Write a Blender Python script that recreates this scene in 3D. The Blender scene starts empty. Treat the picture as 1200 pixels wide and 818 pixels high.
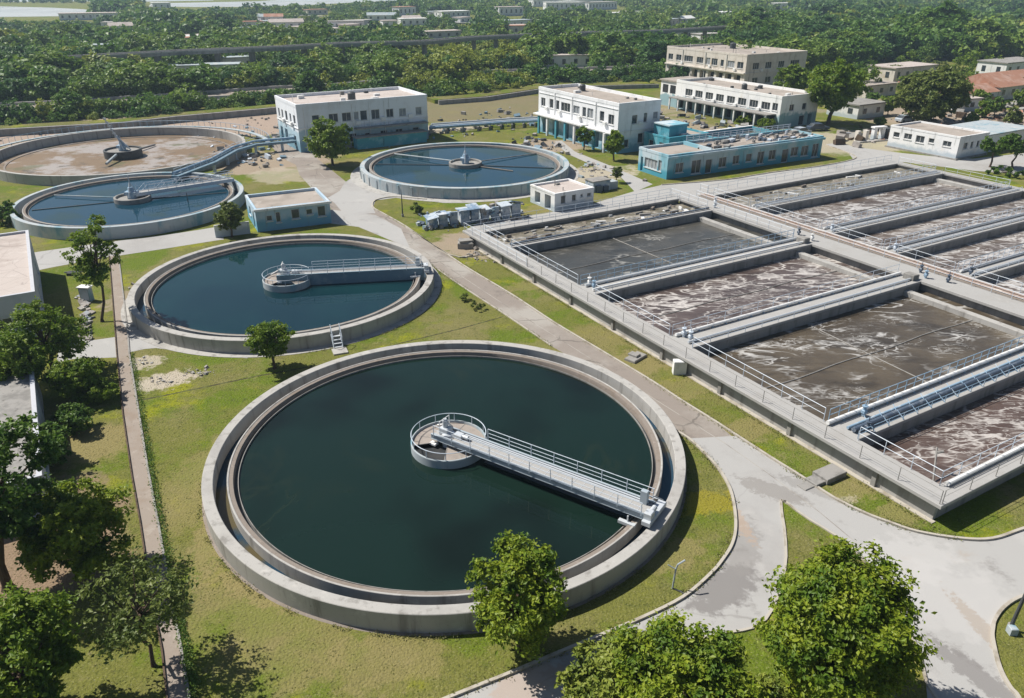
import bpy, math, random
import numpy as np
from mathutils import Matrix, Vector
from mathutils.geometry import tessellate_polygon

scene = bpy.context.scene
COL = scene.collection
R = math.radians

# ------------------------------------------------------------------ camera
CAM_H, PITCH, ROLL, FPX = 28.184, 0.45649, 0.00214, 895.3
cd = bpy.data.cameras.new("camera")
cam = bpy.data.objects.new("camera", cd)
COL.objects.link(cam)
cd.sensor_width = 36.0
cd.lens = FPX / 1200.0 * 36.0
cd.clip_start, cd.clip_end = 0.5, 6000
cam.matrix_world = Matrix.Translation((0, 0, CAM_H)) @ Matrix.Rotation(math.pi / 2 - PITCH, 4, 'X') @ Matrix.Rotation(ROLL, 4, 'Z')
scene.camera = cam

# ------------------------------------------------------------------ sky, sun, exposure
SUN_AZ, SUN_EL = 160.0, 52.0          # direction towards the sun, degrees anticlockwise from +x
world = bpy.data.worlds.new("World")
scene.world = world
world.use_nodes = True
wn = world.node_tree
sky = wn.nodes.new('ShaderNodeTexSky')
sky.sky_type = 'NISHITA'
sky.sun_disc = False
sky.sun_elevation = R(SUN_EL)
sky.sun_rotation = R((90 - SUN_AZ) % 360)
sky.air_density, sky.dust_density, sky.ozone_density = 1.0, 1.0, 1.0
bgn = wn.nodes['Background']
wn.links.new(sky.outputs[0], bgn.inputs[0])
bgn.inputs[1].default_value = 0.058
sd = bpy.data.lights.new("sun", 'SUN')
sd.energy, sd.angle, sd.color = 5.0, R(0.53), (1.0, 0.95, 0.87)
sun = bpy.data.objects.new("sun", sd)
COL.objects.link(sun)
sv = Vector((math.cos(R(SUN_AZ)) * math.cos(R(SUN_EL)), math.sin(R(SUN_AZ)) * math.cos(R(SUN_EL)), math.sin(R(SUN_EL))))
sun.rotation_euler = sv.to_track_quat('Z', 'Y').to_euler()
vs = scene.view_settings
vs.view_transform, vs.look, vs.gamma, vs.use_curve_mapping = 'Standard', 'None', 1.0, False
vs.exposure = 0.45

# ------------------------------------------------------------------ helpers
def at(px, py, z=0.0):
    """point of the photograph (1200x818) on the level plane z -> world x, y"""
    x, y = px - 600.0, 409.0 - py
    c, s = math.cos(ROLL), math.sin(ROLL)
    x, y = c * x - s * y, s * x + c * y
    dy = FPX * math.cos(PITCH) + y * math.sin(PITCH)
    dz = -FPX * math.sin(PITCH) + y * math.cos(PITCH)
    t = (z - CAM_H) / dz
    return (x * t, dy * t)

def pix(x, y, z=0.0):
    z = z - CAM_H
    fw = y * np.cos(PITCH) - z * np.sin(PITCH)
    up = y * np.sin(PITCH) + z * np.cos(PITCH)
    return 600 + FPX * x / fw, 409 - FPX * up / fw

def spline(pts, n=6, closed=False):
    out = []
    P = [np.array(p, float) for p in pts]
    m = len(P)
    for i in range(m if closed else m - 1):
        if closed:
            p0, p1, p2, p3 = P[i - 1], P[i], P[(i + 1) % m], P[(i + 2) % m]
        else:
            p1, p2 = P[i], P[i + 1]
            p0 = P[i - 1] if i > 0 else 2 * p1 - p2
            p3 = P[i + 2] if i + 2 < m else 2 * p2 - p1
        for k in range(n):
            t = k / n
            out.append(tuple(0.5 * (2 * p1 + (p2 - p0) * t + (2 * p0 - 5 * p1 + 4 * p2 - p3) * t * t + (3 * p1 - p0 - 3 * p2 + p3) * t ** 3)))
    if not closed:
        out.append(tuple(P[-1]))
    return out

def tag(o, label=None, cat=None, group=None, kind=None):
    if label: o['label'] = label
    if cat: o['category'] = cat
    if group: o['group'] = group
    if kind: o['kind'] = kind
    return o

def empty(name, loc, rz=0.0, label=None, cat=None, group=None):
    o = bpy.data.objects.new(name, None)
    o.empty_display_size = 0.3
    COL.objects.link(o)
    o.location = loc
    o.rotation_euler = (0, 0, rz)
    return tag(o, label, cat, group)

def raw_mesh(name, V, F, mats, mi=None, smooth=False):
    """fast mesh from arrays; F is an (m,k) array, all faces with k corners"""
    me = bpy.data.meshes.new(name)
    V = np.asarray(V, np.float32); F = np.asarray(F, np.int32)
    me.vertices.add(len(V)); me.vertices.foreach_set('co', V.ravel())
    me.loops.add(F.size); me.loops.foreach_set('vertex_index', F.ravel())
    me.polygons.add(len(F)); me.polygons.foreach_set('loop_start', np.arange(0, F.size, F.shape[1], dtype=np.int32))
    if mi is not None:
        me.polygons.foreach_set('material_index', np.asarray(mi, np.int32))
    me.polygons.foreach_set('use_smooth', np.full(len(F), smooth))
    for m in mats: me.materials.append(m)
    me.update(calc_edges=True)
    return me

class MB:
    def __init__(self):
        self.v, self.f, self.m, self.cur = [], [], [], 0
    def add(self, vs, fs):
        o = len(self.v)
        self.v += [tuple(map(float, p)) for p in vs]
        for f in fs:
            self.f.append(tuple(i + o for i in f)); self.m.append(self.cur)
        return self
    def box(self, x0, x1, y0, y1, z0, z1, rz=0.0, tilt=None):
        vs = [(x, y, z) for z in (z0, z1) for y in (y0, y1) for x in (x0, x1)]
        if rz or tilt:
            c = Vector(((x0 + x1) / 2, (y0 + y1) / 2, (z0 + z1) / 2))
            M = Matrix.Rotation(rz, 3, 'Z')
            if tilt: M = M @ Matrix.Rotation(tilt[0], 3, 'X') @ Matrix.Rotation(tilt[1], 3, 'Y')
            vs = [tuple(M @ (Vector(p) - c) + c) for p in vs]
        return self.add(vs, [(0, 2, 3, 1), (4, 5, 7, 6), (0, 1, 5, 4), (2, 6, 7, 3), (0, 4, 6, 2), (1, 3, 7, 5)])
    def bbox(self, x0, x1, y0, y1, z0, z1, b=0.03):
        """box with bevelled top edges"""
        lo = [(x0, y0), (x1, y0), (x1, y1), (x0, y1)]
        hi = [(x0 + b, y0 + b), (x1 - b, y0 + b), (x1 - b, y1 - b), (x0 + b, y1 - b)]
        vs = [(x, y, z0) for x, y in lo] + [(x, y, z1 - b) for x, y in lo] + [(x, y, z1) for x, y in hi]
        fs = [(3, 2, 1, 0), (8, 9, 10, 11)]
        for k in range(4):
            n = (k + 1) % 4
            fs += [(k, n, 4 + n, 4 + k), (4 + k, 4 + n, 8 + n, 8 + k)]
        return self.add(vs, fs)
    def tube(self, p, q, r, n=6, r2=None, cap=True):
        p, q = Vector(p), Vector(q)
        d = (q - p)
        if d.length < 1e-6: return self
        z = d.normalized()
        x = z.orthogonal().normalized(); y = z.cross(x)
        r2 = r if r2 is None else r2
        vs = []
        for c, rr in ((p, r), (q, r2)):
            for k in range(n):
                a = 2 * math.pi * k / n
                vs.append(c + x * math.cos(a) * rr + y * math.sin(a) * rr)
        fs = [(k, (k + 1) % n, n + (k + 1) % n, n + k) for k in range(n)]
        if cap: fs += [tuple(range(n - 1, -1, -1)), tuple(range(n, 2 * n))]
        return self.add(vs, fs)
    def path(self, pts, r, n=6):
        for a, b in zip(pts[:-1], pts[1:]): self.tube(a, b, r, n)
        return self
    def lathe(self, prof, n=96, c=(0, 0), closed=True, a0=0.0, a1=2 * math.pi):
        full = abs(a1 - a0) > 6.28
        m = n if full else n + 1
        o = []
        for k in range(m):
            a = a0 + (a1 - a0) * k / n
            for r, z in prof: o.append((c[0] + r * math.cos(a), c[1] + r * math.sin(a), z))
        L = len(prof); fs = []
        for k in range(n):
            k2 = (k + 1) % m
            for j in range(L if closed else L - 1):
                j2 = (j + 1) % L
                fs.append((k * L + j, k2 * L + j, k2 * L + j2, k * L + j2))
        return self.add(o, fs)
    def disc(self, r, z, n=96, c=(0, 0)):
        vs = [(c[0] + r * math.cos(2 * math.pi * k / n), c[1] + r * math.sin(2 * math.pi * k / n), z) for k in range(n)]
        return self.add(vs, [tuple(range(n))])
    def poly(self, pts, z):
        tris = tessellate_polygon([[Vector((p[0], p[1], 0)) for p in pts]])
        area = sum(p[0] * q[1] - q[0] * p[1] for p, q in zip(pts, pts[1:] + pts[:1]))
        fs = []
        for t in tris:
            a, b, c = (pts[i] for i in t)
            s = (b[0] - a[0]) * (c[1] - a[1]) - (c[0] - a[0]) * (b[1] - a[1])
            fs.append(t if s > 0 else t[::-1])
        return self.add([(p[0], p[1], z) for p in pts], fs)
    def strip(self, pts, w, z0, z1, off=0.0):
        """solid ribbon of width w following pts, from z0 to z1"""
        P = [np.array(p[:2], float) for p in pts]
        vs = []
        for i, p in enumerate(P):
            d = P[min(i + 1, len(P) - 1)] - P[max(i - 1, 0)]
            d /= max(1e-9, np.hypot(*d)); nn = np.array([-d[1], d[0]])
            a, b = p + nn * (off + w / 2), p + nn * (off - w / 2)
            vs += [(a[0], a[1], z0), (a[0], a[1], z1), (b[0], b[1], z1), (b[0], b[1], z0)]
        fs = []
        for i in range(len(P) - 1):
            for j in range(4):
                k = (j + 1) % 4
                fs.append((i * 4 + j, i * 4 + k, i * 4 + 4 + k, i * 4 + 4 + j))
        m = len(P) - 1
        fs += [(3, 2, 1, 0), (m * 4, m * 4 + 1, m * 4 + 2, m * 4 + 3)]
        return self.add(vs, fs)
    def build(self, name, mat, parent=None, smooth=False, loc=None):
        me = bpy.data.meshes.new(name)
        me.from_pydata(self.v, [], self.f)
        for mm in (mat if isinstance(mat, (list, tuple)) else [mat]): me.materials.append(mm)
        if any(self.m): me.polygons.foreach_set('material_index', self.m)
        if smooth:
            me.polygons.foreach_set('use_smooth', [True] * len(self.f))
            try: me.set_sharp_from_angle(angle=R(35))
            except Exception: pass
        me.update()
        o = bpy.data.objects.new(name, me)
        COL.objects.link(o)
        if parent: o.parent = parent
        if loc: o.location = loc
        return o

def copy_tree(o, parent=None):
    c = o.copy(); COL.objects.link(c); c.parent = parent
    for ch in [x for x in bpy.data.objects if x.parent == o]: copy_tree(ch, c)
    return c

# ------------------------------------------------------------------ materials
def mat(name, base, rough=0.85, spec=0.3, layers=(), bump=None, coord='pos', metallic=0.0, patches=()):
    m = bpy.data.materials.new(name); m.use_nodes = True
    nt = m.node_tree; N, L = nt.nodes, nt.links
    b = N['Principled BSDF']
    b.inputs['Roughness'].default_value = rough
    b.inputs['Specular IOR Level'].default_value = spec
    b.inputs['Metallic'].default_value = metallic
    if coord == 'pos':
        src = N.new('ShaderNodeNewGeometry').outputs['Position']
    else:
        src = N.new('ShaderNodeTexCoord').outputs['Object']
    rgb = N.new('ShaderNodeRGB'); rgb.outputs[0].default_value = (*base, 1)
    cur = rgb.outputs[0]
    def mapped(scl, rot=0.0):
        mp = N.new('ShaderNodeMapping'); mp.inputs['Scale'].default_value = scl
        mp.inputs['Rotation'].default_value = (0, 0, rot)
        L.new(src, mp.inputs[0]); return mp.outputs[0]
    def ramp(sock, lo, hi, amt=1.0):
        r = N.new('ShaderNodeMapRange'); r.interpolation_type = 'SMOOTHSTEP'
        r.inputs[1].default_value, r.inputs[2].default_value = lo, hi
        r.inputs[3].default_value, r.inputs[4].default_value = 0.0, amt
        L.new(sock, r.inputs[0]); return r.outputs[0]
    def mul(a, c):
        q = N.new('ShaderNodeMath'); q.operation = 'MULTIPLY'
        L.new(a, q.inputs[0]); L.new(c, q.inputs[1]); return q.outputs[0]
    def mixc(fac, col):
        nonlocal cur
        x = N.new('ShaderNodeMix'); x.data_type = 'RGBA'
        L.new(fac, x.inputs[0]); L.new(cur, x.inputs[6]); x.inputs[7].default_value = (*col, 1)
        cur = x.outputs[2]
    for ly in layers:
        s = ly.get('s', 1.0); st = ly.get('st', (1, 1, 1))
        v = mapped((s * st[0], s * st[1], s * st[2]), ly.get('rot', 0.0))
        k = ly.get('k', 'noise')
        if k == 'noise' or k == 'ridge':
            t = N.new('ShaderNodeTexNoise'); t.inputs['Scale'].default_value = 1.0
            t.inputs['Detail'].default_value = ly.get('d', 5); t.inputs['Roughness'].default_value = ly.get('r', 0.6)
            t.inputs['Distortion'].default_value = ly.get('dist', 0.0)
            L.new(v, t.inputs['Vector']); sock = t.outputs['Fac']
            if k == 'ridge':
                a = N.new('ShaderNodeMath'); a.operation = 'SUBTRACT'; L.new(sock, a.inputs[0]); a.inputs[1].default_value = 0.5
                c = N.new('ShaderNodeMath'); c.operation = 'ABSOLUTE'; L.new(a.outputs[0], c.inputs[0])
                e = N.new('ShaderNodeMath'); e.operation = 'SUBTRACT'; e.inputs[0].default_value = 0.5; L.new(c.outputs[0], e.inputs[1])
                sock = e.outputs[0]                       # 0..0.5, peak 0.5 on the ridge
        elif k == 'edge':
            t = N.new('ShaderNodeTexVoronoi'); t.feature = 'DISTANCE_TO_EDGE'
            t.inputs['Scale'].default_value = 1.0
            nz = N.new('ShaderNodeTexNoise'); nz.inputs['Scale'].default_value = 1.3; nz.inputs['Detail'].default_value = 4
            L.new(v, nz.inputs['Vector'])
            va = N.new('ShaderNodeVectorMath'); va.operation = 'MULTIPLY_ADD'
            L.new(nz.outputs['Color'], va.inputs[0]); va.inputs[1].default_value = (ly.get('wob', .5),) * 3; L.new(v, va.inputs[2])
            L.new(va.outputs[0], t.inputs['Vector'])
            inv = N.new('ShaderNodeMath'); inv.operation = 'SUBTRACT'; inv.inputs[0].default_value = 1.0; L.new(t.outputs['Distance'], inv.inputs[1])
            sock = inv.outputs[0]
        elif k == 'z':                                    # height of a painted band
            sp = N.new('ShaderNodeSeparateXYZ'); L.new(src, sp.inputs[0])
            t = N.new('ShaderNodeTexNoise'); t.inputs['Scale'].default_value = ly.get('ns', 1.2); t.inputs['Detail'].default_value = 6
            L.new(src, t.inputs['Vector'])
            a = N.new('ShaderNodeMath'); a.operation = 'MULTIPLY_ADD'
            L.new(t.outputs['Fac'], a.inputs[0]); a.inputs[1].default_value = -ly.get('wob', 1.0); L.new(sp.outputs[2], a.inputs[2])
            n2 = N.new('ShaderNodeMath'); n2.operation = 'MULTIPLY'; n2.inputs[1].default_value = -1.0; L.new(a.outputs[0], n2.inputs[0])
            sock = n2.outputs[0]
        fac = ramp(sock, ly['lo'], ly['hi'], ly.get('a', 1.0))
        if 'mask' in ly:
            ms, mlo, mhi = ly['mask']
            t2 = N.new('ShaderNodeTexNoise'); t2.inputs['Scale'].default_value = ms; t2.inputs['Detail'].default_value = 3
            L.new(src, t2.inputs['Vector'])
            fac = mul(fac, ramp(t2.outputs['Fac'], mlo, mhi))
        mixc(fac, ly['c'])
    for (cx, cy, rx, ry, rot, col, amt) in patches:       # worn or bare places in the ground
        sb = N.new('ShaderNodeVectorMath'); sb.operation = 'SUBTRACT'; L.new(src, sb.inputs[0]); sb.inputs[1].default_value = (cx, cy, 0)
        mp = N.new('ShaderNodeVectorRotate'); mp.rotation_type = 'Z_AXIS'; mp.inputs['Angle'].default_value = -rot
        L.new(sb.outputs[0], mp.inputs['Vector'])
        ml = N.new('ShaderNodeVectorMath'); ml.operation = 'MULTIPLY'; ml.inputs[1].default_value = (1 / rx, 1 / ry, 0); L.new(mp.outputs[0], ml.inputs[0])
        ln = N.new('ShaderNodeVectorMath'); ln.operation = 'LENGTH'; L.new(ml.outputs[0], ln.inputs[0])
        t = N.new('ShaderNodeTexNoise'); t.inputs['Scale'].default_value = 1.9 / min(rx, ry); t.inputs['Detail'].default_value = 8; t.inputs['Roughness'].default_value = .65
        L.new(src, t.inputs['Vector'])
        a = N.new('ShaderNodeMath'); a.operation = 'MULTIPLY_ADD'; L.new(t.outputs['Fac'], a.inputs[0]); a.inputs[1].default_value = 2.2; L.new(ln.outputs['Value'], a.inputs[2])
        inv = N.new('ShaderNodeMath'); inv.operation = 'SUBTRACT'; inv.inputs[0].default_value = 2.3; L.new(a.outputs[0], inv.inputs[1])
        mixc(ramp(inv.outputs[0], 0.12, 0.5, amt), col)
    L.new(cur, b.inputs['Base Color'])
    if bump:
        t = N.new('ShaderNodeTexNoise'); t.inputs['Scale'].default_value = bump[0]; t.inputs['Detail'].default_value = bump[3] if len(bump) > 3 else 4
        L.new(src, t.inputs['Vector'])
        bp = N.new('ShaderNodeBump'); bp.inputs['Strength'].default_value = bump[1]; bp.inputs['Distance'].default_value = bump[2]
        L.new(t.outputs['Fac'], bp.inputs['Height']); L.new(bp.outputs[0], b.inputs['Normal'])
    return m

def leaf_mat(name, c1, c2, c3, trans=0.25, scale=0.8):
    m = bpy.data.materials.new(name); m.use_nodes = True
    nt = m.node_tree; N, L = nt.nodes, nt.links
    b = N['Principled BSDF']; b.inputs['Roughness'].default_value = 0.5; b.inputs['Specular IOR Level'].default_value = 0.28
    g = N.new('ShaderNodeNewGeometry')
    x = N.new('ShaderNodeMix'); x.data_type = 'RGBA'
    x.inputs[6].default_value = (*c1, 1); x.inputs[7].default_value = (*c2, 1)
    L.new(g.outputs['Random Per Island'], x.inputs[0])
    t = N.new('ShaderNodeTexNoise'); t.inputs['Scale'].default_value = scale; t.inputs['Detail'].default_value = 2
    L.new(g.outputs['Position'], t.inputs['Vector'])
    r = N.new('ShaderNodeMapRange'); r.inputs[1].default_value, r.inputs[2].default_value = .48, .66; L.new(t.outputs['Fac'], r.inputs[0])
    y = N.new('ShaderNodeMix'); y.data_type = 'RGBA'; L.new(r.outputs[0], y.inputs[0]); L.new(x.outputs[2], y.inputs[6]); y.inputs[7].default_value = (*c3, 1)
    L.new(y.outputs[2], b.inputs['Base Color'])
    tr = N.new('ShaderNodeBsdfTranslucent'); L.new(y.outputs[2], tr.inputs[0])
    ms = N.new('ShaderNodeMixShader'); ms.inputs[0].default_value = trans
    L.new(b.outputs[0], ms.inputs[1]); L.new(tr.outputs[0], ms.inputs[2])
    L.new(ms.outputs[0], N['Material Output'].inputs[0])
    return m

BP = R(30.27)
# bare patches of ground: (x, y, rx, ry, angle, colour, amount)
PINK, DRY, SAND = (.33, .26, .21), (.23, .19, .085), (.42, .37, .30)
def pt(px, py, rx, ry, rot, col, amt=.85):
    x, y = at(px, py); return (x, y, rx, ry, R(rot), col, amt)
PATCHES = [pt(262, 152, 34, 12, 30, PINK, .95), pt(60, 152, 60, 11, 32, PINK, .9), pt(180, 150, 50, 10, 30, PINK, .9), pt(320, 190, 9, 11, 120, PINK, .8),
           pt(560, 128, 34, 20, 30, (.19, .16, .10), .8), pt(520, 150, 12, 5, 30, SAND), pt(640, 172, 6, 12, 120, PINK, .8), pt(770, 150, 16, 12, 30, PINK, .7), pt(850, 120, 16, 30, 120, PINK, .6), pt(690, 205, 5, 9, 120, SAND, .8),
           pt(170, 345, 5, 3, 60, PINK, .6), pt(192, 446, 2.6, 1.5, 30, SAND, .9), pt(170, 425, 1.6, 1.4, 30, SAND, .8),
           pt(110, 520, 2.6, 3.2, 120, DRY, .8), pt(700, 395, 3, 12, 120, DRY, .5), pt(560, 285, 5, 8, 120, PINK, .75), pt(330, 145, 9, 6, 30, PINK, .8),
           pt(1010, 165, 22, 10, 30, SAND, .7), pt(1120, 140, 24, 24, 30, PINK, .6), pt(1180, 150, 26, 30, 30, PINK, .6), pt(1040, 125, 20, 14, 20, PINK, .5),
           pt(345, 30, 30, 60, 60, PINK, .7), pt(420, 40, 30, 60, 40, PINK, .8), pt(20, 640, 6, 6, 0, (.24, .17, .12), .9), pt(640, 250, 7, 4, 30, DRY, .6),
           pt(340, 700, 5, 6, 0, DRY, .45), pt(450, 775, 3, 2, 0, DRY, .5), pt(745, 425, 2.2, 5, 120, DRY, .7), pt(800, 455, 1.6, 6, 120, DRY, .5), pt(870, 505, 1.4, 4, 120, DRY, .6), pt(1010, 568, 1.2, 3.4, 120, DRY, .6), pt(985, 590, .5, 1.4, 120, SAND, .45), pt(1060, 602, 1.2, 3, 120, DRY, .6), pt(640, 330, 1.4, 7, 120, DRY, .55), pt(250, 620, 1, 5, 10, DRY, .7), pt(300, 690, 3, 1, -30, DRY, .7), pt(820, 590, 1.2, 3, 100, (.26, .22, .02), .6), pt(790, 650, 2, 1.4, 30, DRY, .6), pt(420, 190, 5, 3, 30, DRY, .6), pt(330, 205, 5, 6, 30, SAND, .5), pt(700, 160, 5, 4, 30, PINK, .5), pt(230, 570, 2.2, 5, 0, DRY, .5)]
M = {}
GR = [dict(c=(.175, .160, .062), s=.11, d=8, r=.68, lo=.47, hi=.64), dict(c=(.095, .14, .010), s=.13, d=8, r=.68, lo=.47, hi=.60, a=.9), dict(c=(.245, .21, .105), s=.33, d=8, r=.72, lo=.57, hi=.72, a=.75),
      dict(c=(.215, .225, .012), s=.17, d=8, r=.7, lo=.54, hi=.66, a=.85), dict(c=(.055, .07, .018), s=1.1, d=7, r=.75, lo=.52, hi=.68, a=.6), dict(c=(.035, .05, .010), s=4.5, d=4, lo=.53, hi=.72, a=.6),
      dict(c=(.33, .30, .17), s=7.5, st=(1, 1.8, 1), rot=.6, d=3, lo=.57, hi=.72, a=.6), dict(c=(.26, .22, .13), s=2.3, d=7, r=.75, lo=.60, hi=.70, a=.55)]
M['grass'] = mat('grass', (.138, .142, .034), .95, .1, GR, bump=(7, .9, .12, 6), patches=PATCHES)
M['grass2'] = mat('grass_verge', (.13, .128, .035), .95, .1, GR, bump=(7, .9, .12, 6))
M['road'] = mat('road_concrete', (.235, .205, .18), .92, .2, [
    dict(c=(.33, .31, .28), s=.12, d=6, lo=.46, hi=.64, a=.9), dict(c=(.155, .135, .12), s=.3, d=7, r=.7, lo=.53, hi=.7, a=.8), dict(c=(.10, .09, .08), k='edge', s=.22, lo=.975, hi=.995, a=.7, mask=(.2, .45, .6)),
    dict(c=(.38, .35, .31), s=14, d=3, lo=.55, hi=.75, a=.35)], bump=(18, .25, .02))
M['yard'] = mat('yard_concrete', (.345, .34, .33), .9, .2, [
    dict(c=(.29, .28, .27), s=.10, d=7, r=.65, lo=.50, hi=.66, a=.75), dict(c=(.19, .18, .17), s=.22, d=8, r=.7, lo=.585, hi=.70, a=.75), dict(c=(.40, .39, .375), s=.4, d=6, lo=.55, hi=.72, a=.6), dict(c=(.15, .14, .13), s=.09, st=(1, 2.2, 1), rot=.7, d=8, r=.72, lo=.60, hi=.70, a=.7), dict(c=(.33, .285, .24), s=.3, d=7, r=.7, lo=.60, hi=.72, a=.6),
    dict(c=(.19, .18, .17), k='edge', s=.13, lo=.988, hi=.999, a=.5, mask=(.12, .50, .62)), dict(c=(.3, .29, .27), s=12, d=3, lo=.56, hi=.75, a=.3)], bump=(18, .2, .02), patches=[pt(848, 690, 2.6, 1.3, 40, (.16, .15, .145), .75), pt(870, 640, 1.0, 2.6, -20, (.22, .21, .20), .6), pt(905, 575, 2.4, .9, -35, (.20, .185, .17), .6), pt(1150, 795, 3.0, .7, 120, (.17, .16, .155), .7), pt(960, 575, 3, .6, -35, (.2, .19, .18), .5), pt(1050, 660, 4, 2, 20, (.42, .41, .40), .6), pt(1120, 700, 3, 3, 20, (.42, .41, .40), .5), pt(700, 770, 3, 1, 30, (.2, .19, .18), .6), pt(858, 600, .5, 3, 10, (.36, .27, .2), .6), pt(1160, 745, .5, 3, 10, (.30, .25, .2), .6), pt(620, 800, 2, 1, 30, (.36, .28, .23), .6)])
M['path'] = mat('pink_path', (.27, .23, .195), .92, .2, [
    dict(c=(.24, .19, .15), s=.5, d=6, lo=.48, hi=.66, a=.8), dict(c=(.35, .31, .27), s=1.3, d=5, lo=.55, hi=.7, a=.6), dict(c=(.12, .10, .07), s=4, d=5, lo=.62, hi=.72, a=.7)], bump=(14, .3, .02))
M['kerb'] = mat('kerb', (.40, .37, .32), .9, .2, [dict(c=(.22, .19, .14), s=.9, d=6, lo=.48, hi=.68, a=.8)], bump=(12, .3, .02))
CONC = [dict(c=(.30, .29, .275), s=.35, d=7, r=.65, lo=.46, hi=.66, a=.8), dict(c=(.19, .18, .165), s=1.4, st=(1, 1, .10), d=7, r=.65, lo=.51, hi=.68, a=.75), dict(c=(.52, .50, .47), s=.8, d=5, lo=.58, hi=.75, a=.6),
        dict(c=(.14, .13, .12), s=7, d=3, lo=.62, hi=.78, a=.5)]
M['conc'] = mat('concrete', (.375, .365, .345), .88, .2, CONC, bump=(10, .25, .02))
M['concd'] = mat('weathered_concrete', (.27, .26, .245), .9, .2, [dict(c=(.17, .165, .155), s=1.1, st=(1, 1, .15), d=6, lo=.45, hi=.68, a=.85), dict(c=(.36, .34, .31), s=.6, d=6, lo=.58, hi=.74, a=.6),
     dict(c=(.10, .095, .085), s=2.2, st=(1, 1, .3), d=6, lo=.60, hi=.74, a=.7)], bump=(9, .3, .02))
M['slab'] = mat('walkway_concrete', (.335, .33, .32), .88, .2, [dict(c=(.31, .30, .285), s=.5, d=7, r=.7, lo=.48, hi=.66, a=.8), dict(c=(.21, .20, .19), s=1.7, d=6, r=.7, lo=.60, hi=.74, a=.7), dict(c=(.42, .41, .40), s=.9, d=5, lo=.57, hi=.74, a=.5)], bump=(12, .25, .02))
M['bluec'] = mat('bluish_concrete', (.36, .40, .42), .88, .2, [dict(c=(.12, .26, .33), s=.6, st=(1, 1, .4), d=6, lo=.50, hi=.68, a=.8), dict(c=(.47, .46, .44), s=.5, d=6, lo=.53, hi=.7, a=.7), dict(c=(.16, .16, .16), s=2, st=(1, 1, .2), d=6, lo=.58, hi=.74, a=.6)], bump=(9, .25, .02))
M['mud'] = mat('dried_scum', (.225, .195, .17), .95, .1, [dict(c=(.20, .165, .135), s=1.5, d=7, lo=.48, hi=.66, a=.8), dict(c=(.13, .11, .09), s=4, d=6, lo=.58, hi=.72, a=.7), dict(c=(.31, .27, .24), s=2.5, d=6, lo=.58, hi=.7, a=.6)], bump=(8, .4, .04))
M['drum'] = mat('feed_well_floor', (.30, .265, .235), .9, .15, [dict(c=(.24, .21, .19), s=1.1, d=7, lo=.48, hi=.66, a=.8), dict(c=(.16, .14, .12), s=3, d=6, lo=.60, hi=.72, a=.6)], bump=(8, .3, .03), coord='obj')
M['tankfloor'] = mat('dry_tank_floor', (.17, .115, .065), .6, .3, [dict(c=(.30, .275, .26), s=.09, d=8, r=.7, lo=.48, hi=.57, a=.9), dict(c=(.07, .06, .045), s=.22, d=8, r=.7, lo=.55, hi=.64, a=.85), dict(c=(.10, .10, .04), s=.16, d=7, lo=.56, hi=.68, a=.8), dict(c=(.14, .085, .05), s=.5, d=6, lo=.56, hi=.7, a=.7)], bump=(3, .4, .1))
M['steel'] = mat('galvanised_steel', (.50, .53, .56), .5, .5, [dict(c=(.42, .44, .46), s=2.5, d=5, lo=.52, hi=.7, a=.7)], coord='obj', metallic=.15)
M['rail'] = mat('pale_rail_paint', (.50, .56, .63), .5, .5, [dict(c=(.40, .42, .44), s=3, d=5, lo=.52, hi=.7, a=.7)])
M['bluerail'] = mat('blue_rail_paint', (.22, .33, .44), .5, .4, [dict(c=(.40, .47, .53), s=1.6, d=5, lo=.48, hi=.64, a=.8)])
M['bluem'] = mat('blue_machine_paint', (.07, .095, .135), .5, .4, [dict(c=(.24, .27, .30), s=2, d=5, lo=.52, hi=.7, a=.7)])
M['white'] = mat('white_paint', (.72, .72, .71), .6, .4, [dict(c=(.5, .49, .46), s=1.5, d=6, lo=.52, hi=.72, a=.6)])
M['girder'] = mat('girder_paint', (.33, .38, .42), .55, .4, [dict(c=(.30, .34, .37), s=1.2, d=6, lo=.48, hi=.7, a=.7), dict(c=(.22, .15, .1), s=3, d=6, lo=.64, hi=.74, a=.6)])
M['tealgird'] = mat('teal_girder_paint', (.13, .21, .27), .55, .4, [dict(c=(.27, .33, .36), s=1.0, d=6, lo=.5, hi=.7, a=.7)])
M['dark'] = mat('dark_metal', (.05, .055, .06), .6, .4, [dict(c=(.10, .10, .10), s=3, d=5, lo=.5, hi=.7, a=.6)])
M['hole'] = mat('dark_interior', (.025, .028, .03), .8, .2, [dict(c=(.05, .05, .05), s=1, lo=.4, hi=.7)])
M['rust'] = mat('rusty_pink_pipe', (.36, .29, .255), .8, .2, [dict(c=(.27, .18, .14), s=1.5, d=6, lo=.48, hi=.66, a=.8), dict(c=(.52, .47, .42), s=.8, d=5, lo=.52, hi=.66, a=.8)])
M['roof'] = mat('flat_roof', (.34, .30, .265), .92, .15, [dict(c=(.25, .22, .19), s=.25, d=7, r=.65, lo=.46, hi=.64, a=.85), dict(c=(.45, .41, .37), s=.4, d=6, lo=.55, hi=.7, a=.7), dict(c=(.10, .09, .08), s=.8, d=7, r=.7, lo=.60, hi=.70, a=.75)], bump=(6, .3, .03))
M['roofp'] = mat('pale_slab_roof', (.44, .39, .36), .92, .15, [dict(c=(.35, .30, .27), s=.3, d=7, r=.65, lo=.47, hi=.64, a=.8), dict(c=(.53, .49, .46), s=.5, d=6, lo=.55, hi=.7, a=.7), dict(c=(.10, .09, .085), s=.55, d=8, r=.75, lo=.60, hi=.68, a=.85), dict(c=(.26, .23, .21), k='edge', s=.45, lo=.985, hi=.998, a=.6, wob=.05)], bump=(6, .3, .03))
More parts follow.
